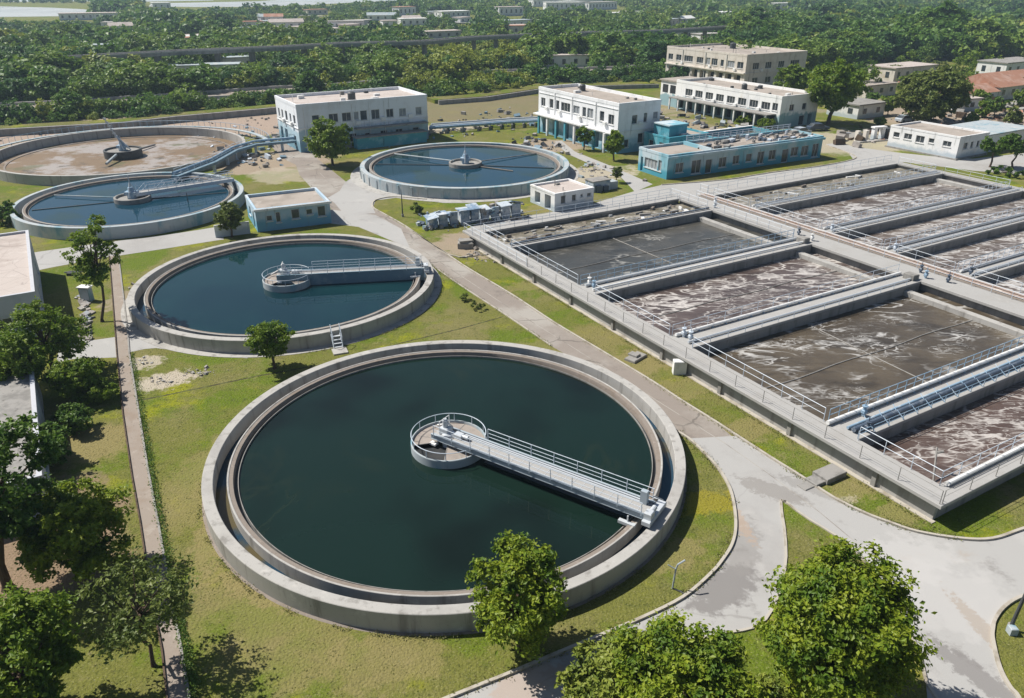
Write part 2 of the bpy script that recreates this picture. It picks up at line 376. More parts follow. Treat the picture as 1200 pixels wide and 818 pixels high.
WST = [dict(c=(.60, .61, .62), s=.35, d=7, lo=.48, hi=.68, a=.7), dict(c=(.30, .30, .29), s=1.1, st=(1, 1, .12), d=7, r=.65, lo=.57, hi=.72, a=.75), dict(c=(.62, .56, .46), s=.3, d=5, lo=.6, hi=.74, a=.4)]
M['wall_b1'] = mat('white_over_turquoise_wall', (.72, .75, .79), .85, .2, WST + [dict(k='z', c=(.30, .45, .53), wob=2.6, ns=.7, lo=-2.6, hi=-1.9, a=.8), dict(k='z', c=(.08, .22, .30), wob=3.2, ns=1.2, lo=-.6, hi=.1, a=.7)], bump=(6, .2, .02), coord='obj')
M['wall_b2'] = mat('white_wall_blue_base', (.76, .77, .79), .85, .2, WST + [dict(k='z', c=(.22, .42, .55), wob=2.0, ns=.6, lo=-2.4, hi=-1.2, a=.7), dict(k='z', c=(.08, .26, .36), wob=3, ns=1.1, lo=-.2, hi=.7, a=.7)], bump=(6, .2, .02), coord='obj')
M['wall_b3'] = mat('white_block_wall', (.78, .78, .77), .85, .2, WST + [dict(k='z', c=(.10, .27, .32), wob=2.6, ns=.9, lo=-1.6, hi=-1.0, a=.75)], bump=(6, .2, .02), coord='obj')
M['wall_b4'] = mat('beige_wall', (.60, .555, .50), .88, .2, [dict(c=(.47, .42, .36), s=.4, d=7, lo=.48, hi=.66, a=.8), dict(c=(.22, .19, .16), s=1, st=(1, 1, .12), d=7, lo=.56, hi=.72, a=.75), dict(c=(.50, .34, .15), s=.25, d=5, lo=.62, hi=.72, a=.5)], bump=(6, .2, .02), coord='obj')
M['wall_b5'] = mat('turquoise_wall', (.20, .40, .48), .85, .2, [dict(c=(.46, .53, .57), s=.16, st=(1, 1, .5), d=6, lo=.43, hi=.56, a=.9), dict(k='z', c=(.05, .27, .37), wob=1.2, ns=.8, lo=-1.1, hi=-.3, a=.9), dict(c=(.10, .15, .17), s=1.2, st=(1, 1, .15), d=6, lo=.58, hi=.72, a=.75)], bump=(6, .2, .02), coord='obj')
M['wall_turq'] = mat('bright_turquoise_wall', (.07, .29, .37), .85, .2, [dict(c=(.25, .45, .52), s=.5, d=6, lo=.5, hi=.66, a=.7), dict(c=(.04, .12, .15), s=1.2, st=(1, 1, .2), d=6, lo=.56, hi=.7, a=.8)], coord='obj')
M['wall_b6'] = mat('pale_blue_shed_wall', (.36, .48, .58), .85, .2, [dict(c=(.52, .55, .58), s=.5, d=6, lo=.48, hi=.64, a=.7), dict(k='z', c=(.10, .30, .44), wob=1.4, ns=.9, lo=-1.1, hi=-.3, a=.85), dict(c=(.2, .24, .26), s=1.4, st=(1, 1, .15), d=6, lo=.58, hi=.72, a=.7)], bump=(6, .2, .02), coord='obj')
M['wall_w'] = mat('whitewashed_wall', (.72, .72, .72), .85, .2, WST + [dict(k='z', c=(.30, .38, .44), wob=1.2, ns=1., lo=-.7, hi=.1, a=.7)], bump=(6, .2, .02), coord='obj')
M['wall_lil'] = mat('grey_lilac_wall', (.46, .47, .50), .85, .2, WST[1:2] + [dict(c=(.36, .38, .42), s=.5, d=6, lo=.48, hi=.66, a=.7)], bump=(6, .2, .02), coord='obj')
M['ruin'] = mat('broken_plaster', (.40, .45, .50), .9, .15, [dict(c=(.16, .24, .34), s=.5, d=6, r=.65, lo=.50, hi=.60, a=.9), dict(c=(.58, .58, .58), s=.8, d=5, lo=.56, hi=.66, a=.9), dict(c=(.09, .10, .11), s=1.3, d=7, r=.7, lo=.59, hi=.67, a=.85)], bump=(5, .5, .06))
M['frame'] = mat('window_frame', (.58, .58, .57), .6, .3, [dict(c=(.35, .34, .32), s=2, lo=.5, hi=.7, a=.6)])
M['glass'] = mat('dusty_window_glass', (.035, .045, .055), .12, .5, [dict(c=(.09, .10, .11), s=.5, d=5, lo=.45, hi=.65, a=.8)])
M['shutter'] = mat('dusty_shutter', (.30, .32, .34), .6, .3, [dict(c=(.18, .20, .22), s=1, d=5, lo=.45, hi=.65, a=.8)])
M['redroof'] = mat('red_brown_roof', (.36, .19, .13), .9, .15, [dict(c=(.45, .30, .24), s=.3, d=6, lo=.48, hi=.64, a=.8), dict(c=(.2, .12, .09), s=.8, d=6, lo=.56, hi=.7, a=.7)])
M['bark'] = mat('bark', (.11, .08, .058), .95, .1, [dict(c=(.055, .04, .03), s=3, st=(1, 1, .25), d=6, lo=.45, hi=.65, a=.85)], bump=(9, .6, .04), coord='obj')
M['rubble'] = mat('rubble', (.30, .275, .255), .95, .1, [dict(c=(.22, .20, .18), s=.7, d=6, lo=.46, hi=.62, a=.8), dict(c=(.30, .36, .42), s=.5, d=5, lo=.56, hi=.66, a=.7)])
M['carpaint'] = mat('car_paint_pale', (.45, .50, .56), .3, .5, [dict(c=(.38, .43, .5), s=1, lo=.4, hi=.6)])
M['cardark'] = mat('car_paint_dark', (.04, .06, .10), .3, .5, [dict(c=(.06, .08, .12), s=1, lo=.4, hi=.6)])
M['leafA'] = leaf_mat('leaves_bright', (.15, .225, .014), (.27, .32, .026), (.08, .15, .012), .34)
M['leafB'] = leaf_mat('leaves_mid', (.12, .205, .016), (.22, .29, .028), (.08, .155, .012), .38)
M['leafC'] = leaf_mat('leaves_dark', (.07, .15, .022), (.15, .235, .032), (.048, .11, .016), .36)
M['leafD'] = leaf_mat('leaves_olive', (.115, .16, .03), (.19, .225, .055), (.08, .12, .024), .32)
M['leafE'] = leaf_mat('leaves_yellow_green', (.17, .22, .03), (.24, .27, .045), (.11, .16, .024))
M['forA'] = leaf_mat('forest_leaves_green', (.08, .17, .028), (.15, .25, .038), (.06, .135, .022), .34, .12)
M['forB'] = leaf_mat('forest_leaves_light', (.135, .225, .03), (.21, .29, .045), (.095, .17, .024), .34, .12)
M['forC'] = leaf_mat('forest_leaves_dark', (.045, .118, .026), (.09, .175, .036), (.036, .092, .022), .32, .12)
M['forD'] = leaf_mat('forest_leaves_yellow', (.22, .27, .035), (.30, .33, .05), (.16, .22, .03), .3, .12)

def water_mat(name, col, rough=.035, bump=.03, bscale=1.6, layers=()):
    m = mat(name, col, rough, .5, layers, bump=(bscale, bump, .1, 3))
    m.node_tree.nodes['Principled BSDF'].inputs['IOR'].default_value = 1.33
    return m
M['water1'] = water_mat('green_water', (.0065, .018, .0135), layers=[dict(c=(.004, .0085, .006), s=.055, d=3, lo=.46, hi=.60), dict(c=(.020, .028, .016), k='ridge', s=.12, d=5, dist=1.0, lo=.47, hi=.5, a=.35, mask=(.07, .5, .62))])
M['water2'] = water_mat('teal_water', (.004, .022, .030), layers=[dict(c=(.006, .030, .036), s=.08, d=3, lo=.4, hi=.6)])
M['water3'] = water_mat('blue_water', (.006, .036, .060), rough=.05, layers=[dict(c=(.012, .035, .032), s=.12, d=4, lo=.52, hi=.62)])
M['chan'] = water_mat('channel_water', (.012, .040, .070), .05, .03, 2.5, [dict(c=(.085, .07, .035), s=.10, d=4, lo=.52, hi=.60)])  # blue of the reflected sky painted into the base colour, plus brown patches
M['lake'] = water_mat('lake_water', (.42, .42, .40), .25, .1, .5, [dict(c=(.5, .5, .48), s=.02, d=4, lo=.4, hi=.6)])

def foam_mat(name, base, base2, foam, amt, thr, cover=.5):
    """aerated waste water: broken wisps of foam over brown liquor, gathered in patches"""
    c0, c1 = cover - .05, cover + .09
    ls = [dict(c=base2, s=.14, d=6, lo=.42, hi=.64, a=.9),
          dict(c=tuple(x * .60 for x in base), s=.42, st=(.55, 1.3, 1), d=6, lo=.50, hi=.68, a=.8),
          dict(c=tuple(.35 * x + .65 * y for x, y in zip(foam, base)), s=.55, st=(.5, 1.5, 1), rot=.2, d=9, r=.7, dist=.4, lo=.50, hi=.72, a=amt * .55, mask=(.11, c0, c1)),
          dict(k='edge', c=foam, s=.27, st=(.6, 1.3, 1), rot=.2, wob=1.5, lo=.945, hi=.995, a=amt, mask=(.19, c0, c1 + .03)),
          dict(k='ridge', c=foam, s=.42, st=(.55, 1.35, 1), rot=.25, d=4, r=.5, dist=.9, lo=thr, hi=.503, a=amt, mask=(.13, c0, c1)),
          dict(k='ridge', c=foam, s=1.0, st=(.5, 1.4, 1), rot=.1, d=4, r=.55, dist=.8, lo=thr, hi=.505, a=amt * .8, mask=(.22, c0, c1))]
    return mat(name, base, .3, .4, ls, bump=(2.2, .3, .12, 7))

# ================================================================== SETTING
def structure(name, mb, m, **k):
    return tag(mb.build(name, m, **k), kind='structure')

g = MB(); g.add([(-2200, -120, 0), (2200, -120, 0), (2200, 3200, 0), (-2200, 3200, 0)], [(0, 1, 2, 3)])
structure('ground', g, M['grass'])
P = lambda pts, z=0.0: [at(x, y, z) for x, y in pts]

# main road (brown-grey) and pale concrete yard
west = [(338, 170), (351, 205), (372, 228), (390, 247), (420, 263), (453, 279), (492, 300), (515, 318), (540, 335), (592, 369), (645, 405), (705, 440), (760, 480), (795, 507), (811, 519)]
east = [(862, 515), (840, 496), (800, 471), (760, 445), (700, 409), (650, 379), (600, 346), (550, 316), (526, 300), (476, 267), (435, 242), (408, 215), (372, 186), (362, 170)]
road = MB().poly(P(west + east), .004); structure('road', road, M['road'])
yard = [(804, 514), (811, 518), (836, 543), (853, 568), (860, 592), (862, 618), (858, 638), (848, 655), (833, 673), (800, 701), (750, 726), (693, 750), (645, 770), (600, 789), (530, 817), (470, 842), (430, 862),
        (430, 920), (1215, 920), (1205, 850), (1193, 818), (1183, 806), (1171, 783), (1163, 751), (1163, 738), (1166, 726), (1178, 711), (1200, 699), (1260, 680), (1300, 600), (1200, 620), (1163, 632), (1126, 632), (1075, 624), (1042, 613), (1013, 602), (975, 583), (937, 558), (900, 535), (862, 511)]
structure('yard', MB().poly(P(yard), .008), M['yard'])
apron = [(388, 236), (408, 225), (421, 214), (425, 230), (500, 236), (520, 240), (505, 236), (470, 231), (440, 233), (437, 243), (430, 246), (405, 232)]
structure('pavement', MB().poly(P([(390, 246), (356, 239), (352, 246), (356, 258), (420, 266), (456, 281), (480, 290), (470, 268), (440, 252)]), .012), M['yard'])
structure('pavement', MB().poly(P([(384, 232), (392, 238), (404, 252), (440, 250), (437, 243), (440, 235), (470, 231), (520, 238), (560, 238), (430, 214), (419, 204), (404, 214), (398, 224)]), .016), M['yard'])
# cross roads
structure('road', MB().poly(P(spline([(40, 296), (53, 294), (125, 284), (190, 276), (248, 267), (262, 264)], 3) + spline([(262, 281), (253, 282), (190, 292), (125, 302), (63, 313), (40, 318)], 3)), .012), M['yard'])
structure('pavement', MB().poly(P([(70, 405), (100, 400), (136, 395), (150, 390), (146, 376), (160, 385), (200, 402), (290, 416), (290, 420), (230, 414), (183, 408), (170, 409), (152, 413), (136, 419), (85, 421), (66, 425)]), .012), M['yard'])
structure('road', MB().poly(P([(640, 262), (690, 240), (744, 224), (775, 217), (850, 211), (900, 203), (960, 195), (1000, 187), (995, 180), (968, 169), (985, 167), (1000, 172), (1053, 179), (1100, 184), (1140, 186), (1215, 178), (1240, 200), (1200, 205), (1140, 200), (1060, 190), (990, 198), (900, 215), (800, 235), (700, 256)]), .014), M['yard'])
structure('path', MB().poly(P([(645, 262), (700, 252), (690, 240), (640, 250), (560, 262), (545, 270), (600, 268)]), .018), M['yard'])
structure('path', MB().poly(P([(744, 225), (726, 206), (700, 196), (664, 180), (650, 166), (658, 165), (674, 178), (712, 193), (742, 206), (765, 216)]), .020), M['yard'])
structure('path', MB().poly(P([(352, 196), (330, 185), (318, 172), (322, 165), (332, 165), (345, 172), (365, 186)]), .012), M['road'])
# narrow pink path down the left
pathL = [(128, 300), (132, 350), (135.5, 395), (137, 415), (144, 485), (155, 560), (164.5, 613), (176, 690), (190, 763), (196, 818), (200, 860)]
pathR = [(139, 300), (145, 350), (150, 393), (151.5, 414), (163, 485), (173, 548), (185.5, 613), (199, 690), (211, 753), (222, 818), (229, 860)]
structure('path', MB().poly(P(pathL + pathR[::-1]), .022), M['path'])
for nm, pts, w, h, mk in (('brown', pathL, .08, .13, 'bark'), ('grey', pathR, .12, .10, 'concd')):
    tag(MB().strip(P(pts), w, 0, h).build('path_edging', M[mk]), 'low %s edging along the %s side of the narrow pink path' % ('rusty brown' if nm == 'brown' else 'grey', 'left' if nm == 'brown' else 'right'), 'edging', 'edgings of the pink path')
# grass islands lie on the yard sheet
isl = [(915, 587), (930, 597), (950, 611), (978, 628), (1010, 655), (1045, 700), (1070, 750), (1085, 800), (1090, 870), (760, 900), (690, 850), (700, 815), (745, 782), (800, 757), (850, 743), (886, 736), (905, 715), (916, 685), (921, 653), (919, 620)]
structure('grass_island', MB().poly(P(isl), .030), M['grass2'])
def kerb(label, pts, n=4, closed=False, w=.16, h=.13):
    q = spline(P(pts), n, closed)
    if closed: q = q + [q[0], q[1]]
    return tag(MB().strip(q, w, 0, h).build('kerb', M['kerb']), label, 'kerb', 'kerbs along the roads')
kerb('curved kerb between the round lawn of the largest tank and the road fork', [(795, 507), (811, 518), (836, 543), (853, 568), (860, 592), (862, 618), (858, 638), (848, 655), (833, 673), (800, 701), (750, 726), (693, 750), (645, 770), (600, 789), (530, 817), (470, 842), (430, 862)])
kerb('long kerb along the grass strip below the aeration basin wall', [(476, 267), (526, 300), (550, 316), (600, 346), (650, 379), (700, 409), (760, 445), (800, 471), (840, 496), (900, 535), (937, 558), (975, 583), (1013, 602), (1042, 613), (1075, 624), (1126, 632), (1163, 632), (1200, 620), (1270, 598)])
kerb('kerb round the wedge shaped grass island at the road fork', isl[:], 2, True, .13, .11)
kerb('kerb of the rounded grass corner with the lamp post at the right edge', [(1250, 686), (1200, 699), (1178, 711), (1166, 726), (1163, 738), (1163, 751), (1171, 783), (1183, 806), (1193, 818), (1205, 850)])
kerb('kerb of the main road beside the second tank', [(513, 316), (540, 335), (592, 369), (645, 405)], 3, False, .12, .08)
kerb('kerb on the lawn corner in front of the turquoise building', [(775, 217), (850, 211), (900, 203), (960, 195), (1000, 187), (998, 181), (968, 170)], 3)
kerb('kerb round the lawn next to the far clarifier apron', [(560, 300), (526, 299), (476, 266), (448, 250), (437, 243), (440, 235), (462, 231), (500, 234)], 3)
# joints in the concrete
jt = MB()
for pts in ([(372, 200), (408, 235), (455, 268), (520, 310), (600, 363), (660, 400), (720, 438), (780, 476), (850, 520)], [(690, 450), (760, 496), (800, 516)]):
    jt.strip(P(pts), .07, .009, .0115)
jt.strip(P([(850, 520), (900, 555), (960, 600), (1020, 650)]), .05, .009, .0125)
structure('road_joint', jt, mat('joint_filler', (.34, .32, .29), .95, .1, [dict(c=(.20, .18, .16), s=.4, d=5, lo=.45, hi=.6)]))
# thin dirt line (old trench) across the lawn
structure('trench', MB().strip(P([(160, 470), (200, 462), (300, 441), (390, 425), (470, 402), (540, 385), (590, 371)]), .16, .0, .006), mat('trench_soil', (.055, .05, .03), .95, .1, [dict(c=(.10, .11, .04), s=2, d=5, lo=.45, hi=.6)]))
# embankment behind the works
bankp = [(-60, 161), (0, 155), (70, 151), (140, 147), (200, 140), (300, 131), (330, 128)]
bk = MB().strip(P(bankp), 4, 0, 1.0); structure('bank', bk, M['grass2'])
tag(MB().strip([(x + 2.6, y - 3.9) for x, y in P(bankp)], .8, 0, 1.3).build('retaining_wall', M['concd']), 'low grey retaining wall in front of the tree line behind the drained tank', 'wall')
bankp2 = [(505, 120), (560, 116), (620, 107), (680, 103), (760, 101)]
structure('bank', MB().strip(P(bankp2), 5, 0, .9), M['grass2'])
tag(MB().strip([(x + 2.2, y - 3.6) for x, y in P(bankp2)], .6, 0, 1.0).build('retaining_wall', M['concd']), 'low grey retaining wall between the two white two storey buildings, far side', 'wall')
# lake and river
structure('lake', MB().poly(P([(-160, 22), (-60, 20), (0, 20), (40, 19.5), (75, 19), (100, 17.5), (108, 14), (100, 11), (60, 9), (0, 7.5), (-160, 6)]), .05), M['lake'])
structure('river', MB().poly(P([(174, 7.5), (230, 8.2), (300, 8), (360, 6), (410, 3.2), (455, 1.2), (520, -1), (520, -4), (380, -3), (300, 1.5), (230, 3), (178, 4)]), .05), M['lake'])
structure('river', MB().poly(P([(-200, 3.2), (0, 2.4), (90, 1.6), (170, 2.0), (250, 0.5), (250, -6), (-200, -6)]), .05), M['lake'])

# ================================================================== ROUND TANKS
def ring_tank(label, c, Ro, zt, zw, wallmat, watermat, n=160, pilasters=0, skirt=None, chan=.22, wallw=.65):
    t = empty('clarifier_tank', (c[0], c[1], 0), 0, label, 'settling tank')
    b = .03
    MB().lathe([(Ro, 0), (Ro, zt - b), (Ro - b, zt), (Ro - wallw + b, zt), (Ro - wallw, zt - b), (Ro - wallw, 0)], n).build('outer_wall', wallmat, t, True)
    ri = Ro - 1.38
    tr = zt - .20                                            # top of the ring wall
    MB().lathe([(ri, 0), (ri, tr - .02), (ri - .02, tr), (ri - .10, tr), (ri - .12, tr - .02), (ri - .12, 0)], n).build('launder_lip', M['conc'], t, True)
    MB().lathe([(ri - .121, tr - .035), (ri - .36, tr - .05), (ri - .38, tr - .08), (ri - .38, 0), (ri - .125, 0)], n).build('launder_wall', M['mud'], t, True)
    MB().lathe([(ri - .60, zw - .3), (ri - .60, tr - .26), (ri - .64, tr - .26), (ri - .64, zw - .3)], n).build('weir_plate', M['concd'], t, True)
    MB().lathe([(ri - .385, zw - .1), (ri - .595, zw - .1)], n, closed=False).build('trough_floor', M['dark'], t)
    if skirt:
        MB().lathe([(Ro + .001, 0), (Ro + .001, .035), (Ro + skirt, .03), (Ro + skirt, 0)], n).build('footing_strip', M['conc'], t, True)
    if pilasters:
        p = MB().box(Ro - .04, Ro + .10, -.18, .18, 0, zt - .25).build('pilaster', wallmat, t)
        for k in range(1, pilasters):
            c2 = p.copy(); COL.objects.link(c2); c2.parent = t; c2.rotation_euler = (0, 0, 2 * math.pi * k / pilasters)
    w = MB().disc(ri - .605, zw, n); w.build('water', watermat, loc=(c[0], c[1], 0))['kind'] = 'structure'
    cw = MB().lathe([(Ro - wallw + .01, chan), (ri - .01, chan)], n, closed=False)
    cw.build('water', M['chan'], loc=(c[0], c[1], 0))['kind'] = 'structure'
    return t

C1, C2, C3, C4, C5 = (-4.064, 41.651), (-22.23, 70.82), (-50.6, 100.2), (-7.4, 120.9), (-66.3, 131.5)
ring_tank('largest round clarifier tank in the foreground with still dark green water', C1, 15.0, 1.2, .62, M['conc'], M['water1'], 200)
FD = MB().lathe([(15.001, 0), (15.001, .03), (15.14, .012), (15.16, 0)], 200)
FD.build('dirt_edge', M['mud'], bpy.data.objects['clarifier_tank'], True)
ring_tank('second round clarifier tank with teal water behind the nearest one, its bridge pointing right', C2, 14.42, 1.2, .55, M['conc'], M['water2'], 180, skirt=.75)
ring_tank('bluish walled round clarifier tank at the left, in front of the drained tank', C3, 14.15, 1.5, .95, M['bluec'], M['water3'], 150, wallw=.55)
ring_tank('high walled round clarifier tank in front of the two white two storey buildings', C4, 16.33, 1.55, 1.05, M['bluec'], M['water3'], 160, pilasters=44, skirt=1.6, wallw=.7)

def rails(mb, p, q, z0, h=1.0, r=.018, lev=(1.0, .62, .28)):
    for k in lev:
        mb.tube((p[0], p[1], z0 + h * k), (q[0], q[1], z0 + h * k), r if k < 1 else r * 1.3, 6)

POSTMESH = {}
def post(parent, x, y, z, h, m, r=.025):
    key = (round(h, 3), m.name, r)
    if key not in POSTMESH:
        o = MB().tube((0, 0, 0), (0, 0, h), r, 6).build('post', m, parent, loc=(x, y, z)); POSTMESH[key] = o.data
        return o
    o = bpy.data.objects.new('post', POSTMESH[key]); COL.objects.link(o); o.parent = parent; o.location = (x, y, z)
    return o

def bridge(label, c, ang, rend, zw, zt, gird, gm, rd=2.25, hr=.78, sidey=.78):
    t = empty('scraper_bridge', (c[0], c[1], 0), ang, label, 'bridge')
    zd = zt + .40                                           # deck level
    # centre feed well
    dz = zd - .38
    MB().lathe([(rd, zw - .4), (rd, dz - .04), (rd - .03, dz), (rd - .09, dz), (rd - .11, dz - .05), (rd - .11, zw - .4)], 64).build('feed_well', M['bluec'], t, True)
    fl = MB()
    n = 64; gap0, gap1 = R(225), R(300)
    fl.lathe([(rd - .13, dz - .16), (.45, dz - .08)], 60, closed=False, a0=gap1, a1=gap0 + 2 * math.pi)
    fl.build('feed_well_floor', M['drum'], t)
    MB().lathe([(rd - .13, dz - .42), (.45, dz - .40)], 20, closed=False, a0=gap0, a1=gap1).build('open_sector', M['hole'], t)
    rb = MB()
    for a in (100, 150, 195, 225, 300, 330, 20):
        ca, sa = math.cos(R(a)), math.sin(R(a))
        rb.tube((.4 * ca, .4 * sa, dz - .09), ((rd - .12) * ca, (rd - .12) * sa, dz - .16), .03, 5)
    rb.build('radial_ribs', M['concd'], t)
    hr_ = MB()
    a0, a1 = R(26), R(334)
    hq = .52
    for lev in (1.0,):
        pts = [((rd - .05) * math.cos(a0 + (a1 - a0) * k / 48), (rd - .05) * math.sin(a0 + (a1 - a0) * k / 48), dz + hq * lev) for k in range(49)]
        hr_.path(pts, .028 if lev == 1 else .02, 6)
    hr_ = hr_.build('round_handrail', M['rail'], t)
    for k in range(11):
        a = a0 + (a1 - a0) * k / 10
        post(hr_, (rd - .05) * math.cos(a), (rd - .05) * math.sin(a), dz, hq, M['rail'])
    # deck, girders
    MB().box(-.9, rend, -.62, .62, zd - .05, zd).build('deck', M['slab'], t)
    ds = MB()
    for k in range(int(rend / .6)):
        ds.box(.2 + k * .6, .225 + k * .6, -.6, .6, zd + .001, zd + .012)
    ds.build('deck_joints', M['steel'], t)
    for s in (-1, 1):
        gi = MB()
        y0 = s * .66
        gi.box(-.9, rend, y0 - .02, y0 + .02, zd - gird, zd + .10)
        gi.box(-.9, rend, y0 - .07, y0 + .07, zd + .101, zd + .13)
        gi.box(-.9, rend, y0 - .07, y0 + .07, zd - gird - .03, zd - gird - .001)
        for k in range(int(rend / 1.5)):
            gi.box(.8 + k * 1.5, .83 + k * 1.5, y0 + s * .021, y0 + s * .065, zd - gird, zd + .1)
        gi.build('girder', gm, t)
        h = MB(); y1 = s * sidey
        x0 = rd + .1 if s > 0 else -.6
        rails(h, (x0, y1), (rend - .15, y1), zd + .1, hr)
        h = h.build('handrail', M['rail'], t)
        m = int((rend - x0) / 1.45)
        for k in range(m + 1):
            post(h, x0 + (rend - .2 - x0) * k / m, y1, zd + .02, hr + .07, M['rail'])
    cb = MB()                                               # cable tray and scum pipe along the far rail
    cb.box(1.0, rend - .3, .42, .52, zd + .02, zd + .12); cb.tube((1, .34, zd + .08), (rend - .4, .30, zd + .08), .035, 6)
    cb.build('cable_tray', M['steel'], t)
    dr = MB()                                               # slewing drive in the middle
    dr.lathe([(.42, dz - .5), (.42, zd + .1), (.36, zd + .16), (0.001, zd + .16)], 24, closed=False)
    dr.bbox(-.55, .1, -.3, .3, zd + .02, zd + .5, .05); dr.tube((-.25, 0, zd + .5), (-.25, 0, zd + 1.0), .17, 14); dr.tube((-.25, 0, zd + 1.0), (-.25, 0, zd + 1.1), .11, 12)
    dr.bbox(.5, 1.1, -.15, .3, zd + .02, zd + .32, .04); dr.tube((1.1, .08, zd + .2), (1.5, .08, zd + .2), .13, 12)
    dr.build('slewing_drive', M['steel'], t, True)
    st = MB()
    for a, l in ((150, 1.9), (118, 1.5)):
        ca, sa = math.cos(R(a)), math.sin(R(a))
        st.tube((.1 * ca, .1 * sa, zd + .75), (l * ca, l * sa, dz + .05), .06, 6)
    st.tube((-.3, -.5, zd + .1), (-.3, -.5, zd + 1.1), .03); st.tube((-.3, .5, zd + .1), (-.3, .5, zd + 1.1), .03); st.tube((-.3, -.5, zd + 1.1), (-.3, .5, zd + 1.1), .03)
    st.build('stay_bars', M['white'], t)
    cab = MB(); cab.bbox(-.1, .28, -.56, -.40, dz - .05, dz + .06, .02); cab.bbox(-.95, -.45, -.85, -.5, dz - .24, dz - .1, .03)
    cab.build('white_plate', M['white'], t)
    # end carriage running on the outer wall
    ec = MB()
    ec.bbox(rend, rend + .5, -1.15, 1.15, zt + .16, zt + .44, .03)
    ec.bbox(rend + .02, rend + .45, -.95, -.45, zt + .44, zt + .85, .04); ec.tube((rend + .24, -.45, zt + .66), (rend + .24, .05, zt + .66), .15, 12)
    ec.build('end_carriage', M['steel'], t)
    for s in (-1, 1):
        MB().tube((rend + .16, s * .98, zt + .155), (rend + .34, s * .98, zt + .155), .15, 16).build('carriage_wheel', M['dark'], t)
    bx = MB(); bx.bbox(rend - .75, rend - .35, .25, .55, zd + .0, zd + .85, .02); bx.build('control_cabinet', M['girder'], t)
    sc = MB()                                               # scum skimmer arm and launder scraper
    sc.tube((rend - .9, -.9, zd - .2), (rend - .9, -.9, zt - .25), .05); sc.box(rend - 1.4, rend - .4, -1.1, -.85, zt - .34, zt - .16)
    sc.tube((rend - .9, .9, zd + .3), (rend - .5, 1.5, zt + .1), .04); sc.tube((rend - .2, .9, zd + .3), (rend + .1, 1.6, zt + .1), .04); sc.tube((rend - .5, 1.5, zt + .1), (rend + .1, 1.6, zt + .1), .04)
    sc.build('skimmer', M['steel'], t)
    return t

bridge('long galvanised scraper bridge from centre to lower right rim of the largest tank', C1, R(-33.2), 14.0, .62, 1.2, .20, M['girder'], rd=2.45)
bridge('scraper bridge with deep teal girder across the right half of the second tank', C2, R(9.0), 13.45, .55, 1.2, 1.12, M['tealgird'], rd=2.35)

def centre_column(label, name, c, zw, rd, hw, mast, arms, bridge_ang=None, bl=0, matd='concd', zt=1.5):
    t = empty(name, (c[0], c[1], 0), 0, label, 'scraper')
    MB().lathe([(rd, zw - .6), (rd, zw + hw), (rd - .05, zw + hw + .05), (rd - .25, zw + hw + .05), (rd - .3, zw + hw), (rd - .3, zw - .6)], 48).build('feed_well', M[matd], t, True)
    MB().lathe([(rd - .31, zw + hw - .25), (.3, zw + hw - .2)], 40, closed=False).build('feed_well_floor', M['concd'], t)
    d = MB()
    d.lathe([(.6, zw), (.6, zw + hw + .2), (.45, zw + hw + .4), (.35, zw + hw + 1.2), (.001, zw + hw + 1.25)], 20, closed=False)
    d.bbox(-.75, .75, -.5, .5, zw + hw + .25, zw + hw + .7, .05)
    d.build('drive_unit', M['bluerail'], t, True)
    ms = MB()
    ms.tube((0, 0, zw + hw + 1.2), (0, 0, zw + hw + 1.2 + mast), .08, 6, .05)
    for a in (30, 150, 270):
        ms.tube((.9 * math.cos(R(a)), .9 * math.sin(R(a)), zw + hw), (0, 0, zw + hw + 1.3 + mast * .35), .06, 5)
    ms.build('mast', M['steel'], t)
    for a, r0, r1, z0, z1, rr, mk in arms:
        ca, sa = math.cos(R(a)), math.sin(R(a))
        MB().tube((ca * r0, sa * r0, zw + z0), (ca * r1, sa * r1, zw + z1), rr, 8).build('scraper_arm', M[mk], t)
    if bridge_ang is not None:
        ca, sa = math.cos(R(bridge_ang)), math.sin(R(bridge_ang))
        Mz = Matrix.Rotation(R(bridge_ang), 3, 'Z')
        tr = lambda pts: [tuple(Mz @ Vector(p)) for p in pts]
        def rot(mb):
            mb.v = tr(mb.v); return mb
        rot(MB().box(.3, bl, -.6, .6, zt + .35, zt + .43)).build('deck', M['slab'], t)
        for s in (-1, 1):
            h = MB(); rails(h, (rd, s * .66), (bl, s * .66), zt + .4, 1.0, .03)
            h.box(.3, bl, s * .68 - .04, s * .68 + .04, zt + .05, zt + .5)
            for k in range(int(bl / 1.2)):
                x = .8 + 1.2 * k
                h.tube((x, s * .66, zt + .4), (x, s * .66, zt + 1.4), .03, 5)
                if k % 2 == 0: h.tube((x, s * .66, zt + .45), (min(bl, x + 1.2), s * .66, zt + 1.4), .02, 4)
            rot(h).build('handrail', M['rail'], t)
    return t
centre_column('lattice scraper bridge with centre drum and mast in the bluish walled tank at the left', 'scraper_bridge', C3, .95, 2.3, .55, 1.6,
              [(171, 2.0, 11.6, .3, .2, .08, 'bluec'), (205, 2.0, 11.8, .03, .03, .07, 'dark'), (20, 2.2, 11.8, .03, .03, .08, 'dark')], 39, 13.6)
centre_column('centre drum with blue drive and thin crossed scraper arms in the high walled far tank', 'scraper', C4, 1.05, 2.6, .55, 1.6,
              [(150, 2.2, 14.0, .45, .3, .12, 'bluec'), (178, 2.4, 14.3, .05, .04, .08, 'dark'), (37, 2.3, 14.3, .3, .1, .08, 'concd'), (-28, 2.4, 8.5, .1, .06, .09, 'mud'), (-8, 2.4, 14.0, .05, .04, .08, 'dark')])

